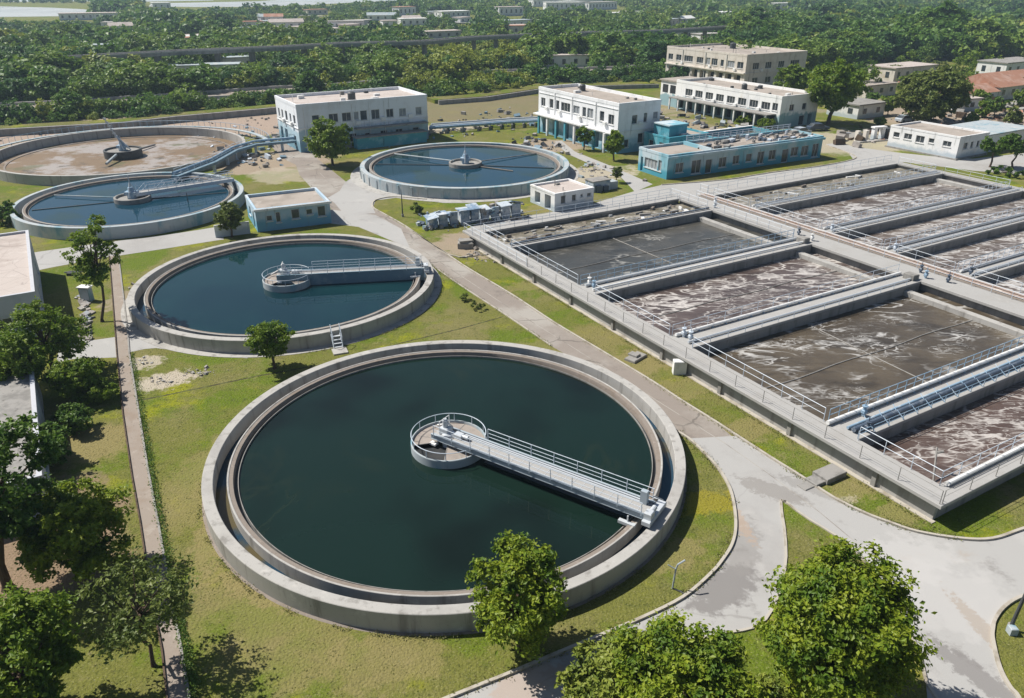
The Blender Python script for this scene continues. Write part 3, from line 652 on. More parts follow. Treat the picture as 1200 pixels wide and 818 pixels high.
# drained tank
t5 = empty('clarifier_tank', (C5[0], C5[1], 0), 0, 'drained round tank with a brown muddy floor behind the bluish tank at the left edge', 'settling tank')
R5 = 20.0
MB().lathe([(R5, 0), (R5, 1.47), (R5 - .03, 1.5), (R5 - .47, 1.5), (R5 - .5, 1.47), (R5 - .5, -.1)], 160).build('outer_wall', M['conc'], t5, True)
MB().lathe([(R5 - .49, .03), (.01, .03)], 120, closed=False).build('tank_floor', M['tankfloor'], t5)
MB().lathe([(R5 - 2.3, .03), (R5 - 2.3, .12), (R5 - 2.6, .12), (R5 - 2.6, .03)], 120).build('floor_ring', M['mud'], t5, True)
cw = MB()
ra = R5 + 4.2
cw.lathe([(ra, .85), (ra, 1.0), (ra - .8, 1.0), (ra - .8, .85)], 60, a0=R(20), a1=R(200))
cw = cw.build('ring_walkway', M['bluec'], t5)
rr = MB()
for k in range(61):
    a = R(20 + 3 * k)
    p = ((ra - .05) * math.cos(a), (ra - .05) * math.sin(a)); q = ((ra - .05) * math.cos(a + R(3)), (ra - .05) * math.sin(a + R(3)))
    if k < 60: rr.tube((*p, 1.95), (*q, 1.95), .04, 5)
    rr.tube((*p, 1.0), (*p, 1.95), .035, 5)
    if k % 3 == 0: rr.tube(((ra - .4) * math.cos(a), (ra - .4) * math.sin(a), 0), ((ra - .4) * math.cos(a), (ra - .4) * math.sin(a), .85), .09, 5)
rr.build('walkway_railing', M['bluerail'], t5)
cc = centre_column('dark centre drum with a tall tilted mast in the drained tank', 'scraper', C5, .1, 3.0, 1.2, 1.0,
                   [(275, 2.6, 7.5, .9, .4, .22, 'bluec'), (80, 2.4, 9, .4, .2, .18, 'concd')], matd='dark')
mt = MB(); mt.tube((0, 0, 2.2), (-1.9, -.3, 6.6), .14, 6, .07)
for k in range(6): mt.box(-.55 - .26 * k - .2, -.55 - .26 * k + .2, -.25, .05, 3.2 + .6 * k, 3.45 + .6 * k)
mt.tube((.2, .8, 1.3), (-.5, 0, 3.6), .12, 5); mt.tube((.6, -.7, 1.3), (-.5, -.1, 3.6), .12, 5); mt.tube((1.6, -.4, 1.3), (-.3, -.1, 3.3), .10, 5)
mt.build('tilted_mast', M['steel'], cc)

# pipe bridge between the drained tank and the white building
pb = empty('pipe_bridge', (0, 0, 0), 0, 'blue elevated pipe bridge running from the bluish tank up to the left white building', 'pipe bridge')
pp = [at(205, 207, 1.6), at(250, 190, 1.6), at(275, 176, 1.6), at(299, 169, 1.6), at(330, 165.5, 1.7), at(347, 164, 1.7)]
tr_ = MB().strip(pp, 1.2, 1.3, 1.7); tr_.build('trough', M['tealgird'], pb)
MB().path([(x, y, 2.0) for x, y in [(p[0] - .4, p[1] + .5) for p in pp]], .22, 8).build('pipe', M['bluerail'], pb)
pr = MB()
for a, b in zip(pp[:-1], pp[1:]):
    L = math.dist(a, b); m = max(1, int(L / 1.6))
    pr.tube((*a, 2.7), (*b, 2.7), .04, 5)
    for k in range(m):
        x, y = a[0] + (b[0] - a[0]) * k / m, a[1] + (b[1] - a[1]) * k / m
        pr.tube((x, y, 1.7), (x, y, 2.7), .035, 5)
        if k % 3 == 0: pr.box(x - .2, x + .2, y - .2, y + .2, 0, 1.26)
pr.build('railing', M['rail'], pb)
pb2 = empty('pipe_bridge', (0, 0, 0), 0, 'low grey pipe rack crossing the bare ground between the two white two storey buildings', 'pipe bridge')
qq = [at(503, 150, 1.2), at(560, 146, 1.2), at(600, 143, 1.2), at(640, 141, 1.2)]
for i, (dy, r, mk, z) in enumerate(((0, .28, 'bluerail', 1.2), (1.2, .2, 'steel', 1.3), (2.6, .32, 'tealgird', 1.0), (4.2, .18, 'steel', 1.2))):
    MB().path([(x, y + dy, z) for x, y in qq], r, 8).build('pipe', M[mk], pb2)
sp = MB()
for a, b in zip(qq[:-1], qq[1:]):
    for k in range(3):
        x, y = a[0] + (b[0] - a[0]) * k / 3, a[1] + (b[1] - a[1]) * k / 3
        sp.box(x - .15, x + .15, y - .5, y + 4.7, 0, .72)
sp.build('supports', M['concd'], pb2)

# ================================================================== AERATION BASIN  (local x along the short walls, y along the road side wall)
BO = (24.015, 34.470)
ba = empty('aeration_basin', (*BO, 0), BP, 'large rectangular concrete aeration basin divided into foaming brown cells on the right', 'aeration basin')
def ab(x, y):
    c, s = math.cos(BP), math.sin(BP)
    return (BO[0] + c * x - s * y, BO[1] + s * x + c * y)
ZT, YB, XR = 1.5, 59.1, 76.6
def part(name, m, *boxes, bev=.025):
    mb = MB()
    for b in boxes: mb.bbox(*b, bev)
    return mb.build(name, M[m], ba)
part('walkway', 'slab', (0, 1.9, 0, YB, 1.28, ZT))                                   # road side
part('walkway', 'slab', (1.9, XR, 0, 1.35, 1.28, ZT))                                # near side
part('walkway', 'slab', (1.9, 31.1, 57.25, YB, 1.28, ZT))
part('walkway', 'slab', (36.4, XR, 56.2, YB - 1.2, 1.28, ZT))
part('walkway', 'slab', (31.1, 36.4, 1.35, YB, 1.28, ZT + .03))
part('walkway', 'slab', (75.2, XR, 1.35, 56.2, 1.28, ZT))
part('outer_wall', 'conc', (.5, .8, .5, 58.3, 0, 1.28))
part('outer_wall', 'concd', (.8, XR - .3, .5, .8, 0, 1.28))
part('outer_wall', 'concd', (1.25, 31.4, 57.5, 58.3, 0, 1.28), (31.4, XR - .3, 56.5, 57.2, 0, 1.28))
part('outer_wall', 'concd', (75.5, XR - .3, 1.25, 56.5, 0, 1.28))
part('channel_wall', 'concd', (31.55, 31.85, 1.25, 57.5, 0, 1.28))
part('channel_wall', 'concd', (36.05, 36.35, 1.25, 57.5, 0, 1.28))
for k in range(9): part('buttress', 'concd', (.3, .5, 4.2 + 6.6 * k, 4.5 + 6.6 * k, 0, 1.27))
LW = [(6.85, 9.35), (22.3, 24.9), (35.4, 38.1), (50.9, 52.3)]
RW = [(11.6, 13.6), (20.2, 22.3), (28.6, 30.6), (36.8, 38.9), (48.5, 50.0)]
for y0, y1 in LW: part('dividing_wall', 'concd', (1.9, 31.1, y0 + .02, y1 - .02, -.2, 1.27)); part('walkway', 'slab', (1.9, 31.1, y0, y1, 1.28, ZT))
for y0, y1 in RW: part('dividing_wall', 'concd', (36.4, 75.2, y0 + .02, y1 - .02, -.2, 1.27)); part('walkway', 'slab', (36.4, 75.2, y0, y1, 1.28, ZT))
for y0, y1 in ((1.35, 6.85), (9.35, 22.3), (24.9, 35.4), (38.1, 50.9)): part('weir_wall', 'conc', (28.75, 29.45, y0, y1, -.1, .98))
part('weir_wall', 'conc', (73.2, 73.9, 38.9, 48.5, -.1, .98))

# railings
NP = [0]
def guard(x0, y0, x1, y1, m='rail', z=ZT, h=1.0, sp=1.9, rr=.02):
    mb = MB(); rails(mb, (x0, y0), (x1, y1), z, h, rr, (1.0, .52))
    L = math.hypot(x1 - x0, y1 - y0); n = max(1, round(L / sp))
    near = NP[0] + n <= 96
    pos = [(x0 + (x1 - x0) * k / n, y0 + (y1 - y0) * k / n) for k in range(n + 1)]
    if not near:
        for x, y in pos: mb.tube((x, y, z), (x, y, z + h), .026, 5)
    o = mb.build('guard_rail', M[m], ba)
    if near:
        NP[0] += n + 1
        for x, y in pos: post(o, x, y, z, h, M[m], .026)
def truss(x0, x1, y, m='bluerail', z=ZT, h=1.0):
    mb = MB(); rails(mb, (x0, y), (x1, y), z, h, .026, (1.0, .55, .12))
    n = int((x1 - x0) / 1.0)
    for k in range(n + 1):
        x = x0 + (x1 - x0) * k / n; mb.tube((x, y, z), (x, y, z + h), .03, 5)
    mb.build('guard_rail', M[m], ba)
guard(1.75, 1.25, 1.75, 6.8); guard(1.75, 9.5, 1.75, 22.2); guard(1.75, 25.0, 1.75, 35.3); guard(1.75, 38.2, 1.75, 50.8); guard(1.75, 52.4, 1.75, 57.2)
guard(.14, .2, .14, 44.8, 'concd', h=.9, sp=2.6, rr=.011); guard(1.75, 1.25, 22, 1.25); guard(.3, .14, 60, .14, 'concd', h=.9, sp=2.6, rr=.011); truss(1.9, 31, 9.25); guard(1.9, 6.95, 31, 6.95, 'bluerail', h=.55, sp=1.5)
guard(1.9, 24.8, 31, 24.8); guard(22, 1.25, 75, 1.25)
guard(1.9, 22.4, 29, 22.4, h=.5); truss(1.9, 31, 37.95); guard(1.9, 35.5, 29, 35.5, h=.5)
guard(1.9, 51.0, 30, 51.0, h=.8); guard(0.4, 58.9, 31, 58.9); guard(.15, 45, .15, 58.9, h=.95); guard(36.6, 57.7, 75.6, 57.7)
guard(2.1, 57.35, 31, 57.35, h=.7)
for y0, y1 in ((1.4, 11.6), (13.6, 20.2), (22.3, 28.6), (30.6, 36.8), (38.9, 48.5), (50, 56.2)):
    guard(36.3, y0, 36.3, y1, 'rail'); guard(75.4, y0, 75.4, y1)
guard(31.3, 1.4, 31.3, 6.8); guard(34.0, 2, 34.0, 57, 'rail', h=.8)
for y0, y1 in RW:
    truss(36.6, 75, y1 - .12, 'rail'); guard(36.6, y0 + .12, 75, y0 + .12, h=.55)
guard(31.2, 38.2, 31.2, 50.8); guard(31.2, 52, 31.2, 58.9); guard(36.4, 57.4, 36.4, 58.9)

# pipes on the walls
def pipe(x0, y0, x1, y1, r, m, z=None):
    MB().tube((x0, y0, (ZT + r + .06) if z is None else z), (x1, y1, (ZT + r + .06) if z is None else z), r, 10).build('air_pipe', M[m], ba, True)
pipe(1.5, 9.0, 31, 9.0, .15, 'white'); pipe(2.2, 7.55, 31, 7.55, .17, 'bluem'); pipe(2.0, .98, 75, .98, .13, 'white'); pipe(2.2, 7.98, 31, 7.98, .10, 'bluerail')
pipe(2.0, 24.5, 31, 24.5, .13, 'white'); pipe(2.0, 23.0, 31, 23.0, .10, 'steel'); pipe(2, 36.1, 31, 36.1, .11, 'white'); pipe(2, 37.3, 31, 37.3, .13, 'steel'); pipe(2, 51.5, 31, 51.5, .12, 'bluem')
for y0, y1 in RW: pipe(36.6, y1 - .5, 75, y1 - .5, .12, 'white'); pipe(36.6, y0 + .5, 75, y0 + .5, .09, 'steel')
pipe(34.8, 2, 34.8, 57, .11, 'rust'); pipe(35.5, 2, 35.5, 57, .10, 'rust')
part('channel_cover', 'mud', (34.25, 36.1, 2, 57, ZT + .034, ZT + .07))
bme = None
def bracket(x, y, r=.16):
    global bme
    if bme is None: bme = MB().box(-.06, .06, -.16, .16, .001, .1).build('pipe_bracket', M['bluerail'], ba, loc=(x, y, ZT)); return
    o = bme.copy(); COL.objects.link(o); o.parent = ba; o.location = (x, y, ZT)
for x in np.arange(3, 31, 1.5):
    for y in (9.0, 7.55, 24.5, 37.3): bracket(float(x), y)
stt = MB()
for x in np.arange(3.6, 31, 1.5): stt.tube((x, 7.55, ZT + .4), (x, 6.95, ZT + .02), .035, 5); stt.tube((x, 7.55, ZT + .3), (x + .3, 8.1, ZT + .5), .025, 5)
stt.build('pipe_struts', M['bluerail'], ba)['kind'] = 'stuff'
def valve(x, y, m):
    v = MB(); v.tube((x, y, ZT + .03), (x, y, ZT + .75), .12, 10); v.tube((x, y, ZT + .75), (x, y, ZT + .8), .2, 14); v.bbox(x - .17, x + .17, y - .14, y + .14, ZT + .25, ZT + .5, .03)
    v.tube((x, y, ZT + .8), (x, y, ZT + 1.15), .035, 6)
    v.build('valve', M[m], ba, True)
for x, y, m in ((4.6, 8.6, 'bluerail'), (3.1, 7.2, 'bluem'), (2.6, 23.4, 'rail'), (2.6, 24.2, 'rail'), (2.5, 36.6, 'bluerail'), (2.6, 37.5, 'white'), (32.2, 22.6, 'bluerail'), (33.0, 20.8, 'bluem'), (33.2, 23.8, 'bluem'), (32.0, 36.2, 'white'), (32.4, 38.4, 'bluem'),
                (31.8, 8.2, 'bluem'), (32.1, 51.6, 'steel'), (33.5, 53.0, 'steel'), (37.0, 37.6, 'rail'), (37.0, 29.4, 'rail'), (37, 21.0, 'bluem')): valve(x, y, m)
for y in (22.4, 35.6):                                          # outlet knees at the wall ends
    MB().tube((31.0, y + 1, .2), (31.0, y + 1, ZT + .1), .25, 10).bbox(30.4, 31.3, y + .3, y + 1.4, ZT + .002, ZT + .55, .05).build('outlet_box', M['concd'], ba)

# hoses lying across the cells
hs = [(2, 15.8, 28.7, 15.6), (14.5, 9.4, 15.3, 22.2), (2, 30.3, 28.7, 30.1), (2, 44.3, 28.7, 44.6), (15.5, 38.2, 15.2, 50.8), (2, 54.7, 31, 54.4), (36.5, 43.6, 73, 43.9), (36.5, 33.6, 75, 33.7), (36.5, 25.4, 75, 25.5)]
for x0, y0, x1, y1 in hs:
    p = [(x0 + (x1 - x0) * k / 12, y0 + (y1 - y0) * k / 12 + .12 * math.sin(k * 1.3 + x0), .53) for k in range(13)]
    MB().path(p, .05, 6).build('air_hose', M['concd'], ba)
MB().tube((3.0, 2.2, .3), (4.4, 3.3, 2.1), .06, 6).tube((4.2, 3.1, 1.9), (4.5, 2.9, 2.0), .09, 6).build('mixer_pole', M['concd'], ba)

# waste water in the cells
W = {}
FOAM = (.50, .47, .44)
W['grey'] = foam_mat('waste_water_grey', (.052, .052, .047), (.078, .073, .062), (.36, .35, .32), .75, .470, .56)
W['brown'] = foam_mat('waste_water_brown', (.075, .055, .048), (.108, .082, .072), FOAM, 1.0, .464, .46)
W['olive'] = foam_mat('waste_water_olive', (.066, .052, .036), (.105, .083, .055), (.50, .49, .47), .85, .470, .55)
W['near'] = foam_mat('waste_water_red_brown', (.078, .052, .041), (.112, .078, .064), FOAM, .85, .466, .47)
W['pale'] = foam_mat('waste_water_pale_foam', (.10, .074, .058), (.16, .132, .112), (.54, .52, .50), .9, .460, .41)
W['scum'] = foam_mat('waste_water_scum', (.13, .115, .08), (.19, .17, .13), (.40, .37, .32), .9, .455, .45)
cells = [((1.25, 31.5, 1.3, 6.86), 'near', .5), ((1.25, 31.5, 9.34, 22.31), 'olive', .5), ((1.25, 31.5, 24.89, 35.41), 'brown', .5), ((1.25, 31.5, 38.09, 50.91), 'grey', .5), ((1.25, 31.5, 52.29, 57.5), 'scum', .85),
         ((36.2, 75.5, 1.3, 11.61), 'pale', .5), ((36.2, 75.5, 13.59, 20.21), 'pale', .5), ((36.2, 75.5, 22.29, 28.61), 'pale', .5), ((36.2, 75.5, 30.59, 36.81), 'pale', .5), ((36.2, 75.5, 38.89, 48.51), 'pale', .5), ((36.2, 75.5, 49.99, 56.5), 'scum', .85)]
for (x0, x1, y0, y1), k, z in cells:
    o = MB().add([(x0, y0, 0), (x1, y0, 0), (x1, y1, 0), (x0, y1, 0)], [(0, 1, 2, 3)]).build('water', W[k])
    o.location = (*BO, z); o.rotation_euler = (0, 0, BP); o['kind'] = 'structure'
# timber, pipes and sludge cakes lying in the narrow back cells
rng = random.Random(5)
db = MB()
for k in range(90):
    if rng.random() < .6: x, y = rng.uniform(3, 30.5), rng.uniform(52.6, 57)
    else: x, y = rng.uniform(37, 74), rng.uniform(50.3, 56)
    l, w = rng.uniform(.3, 1.6), rng.uniform(.08, .35); a = rng.choice([0, math.pi / 2]) + rng.gauss(0, .3)
    X, Y = ab(x, y)
    db.cur = rng.choice([0, 0, 1, 2]); db.box(X - l / 2, X + l / 2, Y - w / 2, Y + w / 2, .8, .95 + rng.random() * .25, a + BP)
tag(db.build('debris', [M['concd'], M['white'], M['mud']]), 'broken boards and sludge cakes floating in the narrow back cells of the basin', 'debris', kind='stuff')
# strip footing and steps
structure('footing', MB().strip([ab(.35, .3), ab(.35, 58.5)], .35, 0, .05), M['kerb'])
x, y = ab(-1.1, 6.4)
stp = empty('concrete_steps', (*ab(-2.6, 6.4), 0), BP, 'short concrete steps from the road kerb up to the basin wall', 'steps')
for k in range(3): MB().bbox(-1.0 + .8 * k, (.1, 1.0, 2.4)[k], -.35 - .12 * k, .3 + .12 * k, 0, (.08, .22, .38)[k], .03).build('step', M['concd'], stp)
tag(MB().bbox(-.5, .5, -.3, .3, 0, 1.15, .05).build('wall_block', M['white'], loc=(*ab(.0, 21.6), 0)), 'white block standing against the foot of the basin wall', 'block')
bpost = tag(MB().bbox(-.9, .9, -.5, .5, 0, .22, .05).bbox(-.3, .3, -.25, .6, .22, .4, .04).build('concrete_slab', M['concd'], loc=(*at(745, 420), 0)), 'flat broken concrete slab lying on the grass strip beside the road', 'slab')
bpost.rotation_euler = (0, 0, BP + .3)

# ================================================================== BUILDINGS
def building(name, label, cat, loc, rz, L, Wd, H, wallm, ops=None, roofm='roof', par=.45, frame='frame', sill=True, group=None):
    """hollow block: walls with real openings, roof slab behind a parapet; ops[face] = list of (u0,u1,z0,z1,kind)"""
    t = empty(name, (loc[0], loc[1], 0), rz, label, cat, group)
    ops = ops or {}
    faces = {'f': (L, lambda u, d, z: (u, d, z)), 'l': (Wd, lambda u, d, z: (d, u, z)), 'r': (Wd, lambda u, d, z: (L - d, u, z)), 'b': (L, lambda u, d, z: (u, Wd - d, z))}
    w = MB()
    wins = []
    for fk, (len_, fn) in faces.items():
        op = ops.get(fk, [])
        us = sorted({0.0, len_} | {o[0] for o in op} | {o[1] for o in op})
        zs = sorted({0.0, H} | {o[2] for o in op} | {o[3] for o in op})
        for a, b in zip(us[:-1], us[1:]):
            for c, d in zip(zs[:-1], zs[1:]):
                um, zm = (a + b) / 2, (c + d) / 2
                if any(o[0] < um < o[1] and o[2] < zm < o[3] for o in op): continue
                q = [fn(a, 0, c), fn(b, 0, c), fn(b, 0, d), fn(a, 0, d)]
                w.add(q, [(0, 1, 2, 3) if fk in 'fr' else (3, 2, 1, 0)])
        for (a, b, c, d, kind) in op:
            dp = .22 if kind != 'open' else 1.2
            for q in ([(a, 0, c), (a, dp, c), (a, dp, d), (a, 0, d)], [(b, 0, c), (b, 0, d), (b, dp, d), (b, dp, c)], [(a, 0, c), (b, 0, c), (b, dp, c), (a, dp, c)], [(a, 0, d), (a, dp, d), (b, dp, d), (b, 0, d)]):
                w.add([fn(*p) for p in q], [(0, 1, 2, 3)])
            wins.append((fk, fn, a, b, c, d, kind))
    w.build('wall', M[wallm], t)
    r = MB(); r.box(.01, L - .01, .01, Wd - .01, H - par - .25, H - par)
    rf = r.build('roof', M[roofm], t)
    pa = MB()
    e = .04
    for x0, x1, y0, y1 in ((-e, L + e, -e, .24), (-e, L + e, Wd - .24, Wd + e), (-e, .24, .24, Wd - .24), (L - .24, L + e, .24, Wd - .24)):
        pa.box(x0, x1, y0, y1, H - par + .002, H + .10)
    pa.build('parapet', M[wallm], t)
    for fk, fn, a, b, c, d, kind in wins:
        if kind == 'open':
            MB().add([fn(a, 1.2, c), fn(b, 1.2, c), fn(b, 1.2, d), fn(a, 1.2, d)], [(0, 1, 2, 3)]).build('dark_bay', M['hole'], t)
            continue
        fr = MB()
        def bx(u0, u1, z0, z1, d0, d1):
            vs = [fn(u, dd, z) for z in (z0, z1) for dd in (d0, d1) for u in (u0, u1)]
            fr.add(vs, [(0, 2, 3, 1), (4, 5, 7, 6), (0, 1, 5, 4), (2, 6, 7, 3), (0, 4, 6, 2), (1, 3, 7, 5)])
        fw = .07
        bx(a, b, c, c + fw, .10, .17); bx(a, b, d - fw, d, .10, .17); bx(a, a + fw, c + fw, d - fw, .10, .17); bx(b - fw, b, c + fw, d - fw, .10, .17)
        if b - a > 1.1 and kind != 'door':
            nm = max(1, round((b - a) / .9))
            for k in range(1, nm):
                u = a + (b - a) * k / nm; bx(u - .03, u + .03, c + fw, d - fw, .11, .16)
        if sill and kind != 'door':
            bx(a - .08, b + .08, c - .09, c - .003, -.10, .09)
        wn_ = fr.build('door' if kind == 'door' else 'window', M[frame], t)
        MB().add([fn(a, .19, c), fn(b, .19, c), fn(b, .19, d), fn(a, .19, d)], [(0, 1, 2, 3)]).build('pane', M['shutter' if kind == 'sh' else 'glass'], wn_)
    t['_h'] = H
    return t, rf

def roof_bits(t, L, Wd, z, n, seed, ms=('concd', 'white', 'dark')):
    q = random.Random(seed)
    for k in range(n):
        b = MB()
        x, y = q.uniform(1, L - 1), q.uniform(1, Wd - 1); s = q.uniform(.2, .7); m = M[ms[q.randrange(len(ms))]]
        if q.random() < .6: b.box(x - s, x + s, y - s * .5, y + s * .5, z + .002, z + q.uniform(.2, .7), q.random() * .3).build('roof_box', m, t)
        else: b.tube((x, y, z), (x, y, z + q.uniform(.4, 1.2)), .06, 6).build('vent_pipe', m, t)
def part_box(t, name, m, *bs):
    b = MB()
    for q in bs: b.box(*q)
    return b.build(name, M[m], t)

BA = R(31.0)
W2 = lambda u, w=1.5, z=5.0, h=1.5, k='w': (u, u + w, z, z + h, k)
# left white two storey building
b1, _ = building('two_storey_building', 'white two storey building with turquoise lower walls behind the round tree at the left', 'building', (-37.0, 135.2), BA, 24.6, 13.0, 8.0, 'wall_b1', {
    'f': [W2(2.6, 1.3, 4.6), W2(5.6, 1.7, 4.6), W2(8.0, 1.7, 4.6), W2(10.2, .9, 4.7, 1.4, 'sh'), W2(11.4, 1.3, 4.5, 1.7), W2(13.5, 1.6, 4.5, 1.7), W2(16.4, 1.4, 4.6), W2(18.9, 1.4, 4.6, 1.4, 'sh'), W2(22.2, 1.2, 4.6, 1.4, 'sh'),
          W2(2.6, 1.3, 1.0), W2(9, 1.4, .9), W2(12, 1.0, .05, 2.2, 'door'), W2(15, 1.4, .9), W2(18, 1.4, .9), W2(21.5, 1.2, .9)],
    'l': [W2(1.2, 1.2, 4.6), W2(3.6, 1.0, 4.6), W2(6.0, 1.3, 4.5, 1.7), W2(8.6, 1.0, 4.6), W2(10.8, 1.0, 4.6), W2(7.0, 1.8, .1, 2.8, 'open'), W2(10.0, 1.6, .1, 2.8, 'open'), W2(2.0, 1.3, 1.0)]}, 'roofp')
roof_bits(b1, 24.6, 13, 7.55, 9, 1)
part_box(b1, 'canopy', 'concd', (10.0, 24.0, -1.6, -.01, 3.2, 3.4)); part_box(b1, 'ledge', 'wall_w', (-.1, 24.7, -.12, -.003, 4.0, 4.12), (-.12, -.003, .0, 13, 4.0, 4.12))
dp = MB()
for x in (1.2, 9.9, 13.1, 16.0): dp.tube((x, -.1, .2), (x, -.1, 7.6), .06, 6)
dp.build('downpipe', M['white'], b1)
part_box(b1, 'annex', 'wall_turq', (9.5, 23.0, -2.6, -.6, 0, 1.9)); part_box(b1, 'annex_roof', 'concd', (9.3, 23.2, -2.8, -.4, 1.9, 2.05))
# middle white two storey building
b2, _ = building('two_storey_building', 'white two storey building with blue columns, right of the high walled round tank', 'building', (18.1, 134.6), BA, 9.3, 25.2, 8.4, 'wall_b2', {
    'l': [W2(1.2, 1.6, 4.7, 1.7), W2(4.0, 1.3, 4.9, 1.7), W2(7.2, 1.8, 4.9, 1.7, 'sh'), W2(9.4, 1.1, 4.9, 1.7), W2(11.4, 2.0, 5.1, 1.4, 'sh'), W2(14.4, 3.0, 5.0, 1.6), W2(18.0, 1.1, 5.0, 1.7), W2(20.0, 1.3, 5.0, 1.7), W2(22.8, 1.5, 5.0, 1.6),
          W2(2.2, 1.6, .1, 2.8, 'open'), W2(5.2, 1.6, .1, 2.8, 'open'), W2(8.2, 1.6, .1, 2.8, 'open'), W2(11.5, 1.8, .1, 2.8, 'open'), W2(14.6, 1.8, .1, 2.8, 'open'), W2(18, 2.0, .1, 2.8, 'open'), W2(21.6, 2.0, .1, 2.8, 'open')],
    'f': [W2(3.0, 1.2, 4.8, 1.5), W2(5.6, .8, 4.9, 1.6), W2(7.7, 1.1, 5.3, 1.2, 'sh'), W2(1.6, 1.0, .9, 1.4), W2(4.6, 1.2, 1.4, 1.7), W2(6.6, .5, 2.5, .7), W2(8.1, .7, .9, 1.5)]})
roof_bits(b2, 9.3, 25.2, 7.95, 8, 2)
part_box(b2, 'canopy', 'wall_w', (-1.5, -.01, 8.6, 24.8, 3.5, 3.75), (-.9, -.01, .4, 8.4, 3.3, 3.5))
for k in range(8):
    part_box(b2, 'column', 'wall_turq' if k % 3 else 'wall_w', (-1.3, -.95, 2.0 + 3.0 * k, 2.45 + 3.0 * k, 0, 3.28 if 2.0 + 3 * k < 8.5 else 3.495))
part_box(b2, 'ledge', 'wall_w', (-.02, 9.4, -.12, -.003, 3.7, 3.8), (-.1, -.003, .2, 25, 7.4, 7.5))
dp = MB()
for y in (6.4, 13.7, 19.4): dp.tube((-.1, y, 3.8), (-.1, y, 8.0), .07, 6)
dp.build('downpipe', M['white'], b2)
# long white building
b3, _ = building('long_building', 'long white two storey building in front of the beige block', 'building', (54.0, 159.5), BA, 11.2, 31.0, 6.2, 'wall_b3', {
    'l': [W2(.8, 1.4, 3.3, 1.5)] + [W2(2.8 + 3.25 * k, 2.3, 3.2, 1.5) for k in range(8)] + [W2(1.2 + 3.0 * k, 2.2, .1, 2.3, 'open') for k in range(10)],
    'f': [W2(2.6, 1.4, 3.2, 1.3), W2(6.4, 1.3, 3.2, 1.3), W2(6.0, 1.6, .05, 2.0, 'door'), W2(8.6, 1.2, .05, 2.2, 'open')]})
roof_bits(b3, 11.2, 31, 5.75, 12, 3)
part_box(b3, 'canopy', 'concd', (-2.6, -.01, 1.0, 30.5, 2.55, 2.75))
for k in range(11): part_box(b3, 'column', 'wall_w', (-2.5, -2.2, 1.3 + 2.88 * k, 1.6 + 2.88 * k, 0, 2.545))
part_box(b3, 'end_wing', 'wall_b3', (.6, 9.5, 31.05, 37.0, 0, 5.6)); part_box(b3, 'end_wing_roof', 'roof', (.3, 9.8, 31.05, 37.3, 5.602, 5.9))
for k in range(2): part_box(b3, 'dark_bay', 'hole', (.57, .597, 31.8 + 2.6 * k, 33.7 + 2.6 * k, 3.0, 4.8))
# beige block
b4, _ = building('beige_block', 'largest beige three storey block standing behind the long white building', 'building', (62.2, 216.0), BA, 23.5, 31.6, 9.0, 'wall_b4', {
    'l': [W2(1.0, 2.2, 5.4, 1.7), W2(4.2, 2.6, 5.4, 1.7, 'sh'), W2(8.2, 1.2, 5.4, 1.7), W2(10.6, 2.3, 5.4, 1.8), W2(13.4, 1.6, 5.4, 1.8, 'sh'), W2(16.2, 2.6, 5.5, 1.6), W2(20.4, 3.6, 5.5, 1.6), W2(25.2, 2.2, 5.5, 1.6), W2(28.8, 2.0, 5.5, 1.6)] + [W2(1.5 + 3.3 * k, 2.4, 1.5, 2.2, 'open') for k in range(9)],
    'f': [W2(2.6, 2.4, 5.2, 1.7), W2(7.4, 2.4, 5.2, 1.7), W2(12.4, 2.4, 5.2, 1.7), W2(17.2, 3.6, 5.2, 1.7), W2(3, 2.2, 1.4, 1.7), W2(8, 2.2, 1.4, 1.7), W2(13, 2.2, 1.4, 1.7), W2(18, 2.2, 1.4, 1.7)]})
roof_bits(b4, 23.5, 31.6, 8.55, 16, 4)
part_box(b4, 'ledge', 'wall_b4', (-.6, -.003, 0, 31.6, 4.2, 4.5), (-.003, 23.6, -.2, -.003, 4.2, 4.4))
dp = MB()
for y in (7.2, 15.3, 24.6): dp.tube((-.12, y, .2), (-.12, y, 8.6), .09, 6)
dp.build('downpipe', M['white'], b4)
# low turquoise building
b5, _ = building('low_building', 'low turquoise single storey building with junk on its roof, beside the road behind the basin', 'building', (23.5, 116.2), R(28.5), 33.2, 7.2, 3.6, 'wall_b5', {
    'f': [W2(1.6, 1.6, .8, 1.5), W2(4.8, 1.9, .3, 2.1), W2(7.6, 1.3, .05, 2.2, 'door'), W2(10.3, 1.6, .7, 1.6), W2(13.2, 1.4, .9, 1.4), W2(16.0, 1.3, 1.0, 1.3), W2(18.5, 1.5, .4, 2.0), W2(21.0, 1.6, .8, 1.6), W2(24.0, 1.5, .05, 2.2, 'door'), W2(26.0, 1.7, .9, 1.5), W2(28.4, 1.7, .7, 1.7), W2(31.0, 1.5, .3, 2.2)],
    'l': [W2(1.4, .8, .9, 1.7, 'sh'), W2(2.4, 3.2, .9, 1.5, 'sh'), W2(6.0, .6, .1, 2.2, 'open')]}, par=.3)
part_box(b5, 'roof_divider', 'wall_b5', (8.6, 8.9, .25, 6.9, 3.302, 3.85))
jk = MB(); q = random.Random(9)
for k in range(80):
    x, y = q.uniform(9.4, 32.5), q.uniform(.6, 6.6); jk.cur = q.choice([0, 0, 1, 1, 2, 3]); s = q.uniform(.15, .8)
    if q.random() < .5: jk.tube((x - s * 1.6, y, 3.4), (x + s * 1.6, y + q.uniform(-.5, .5), 3.4 + q.random() * .5), .05 + .06 * q.random(), 5)
    else: jk.box(x - s, x + s, y - s * .5, y + s * .5, 3.302, 3.4 + q.uniform(.1, .6), q.random() * .6)
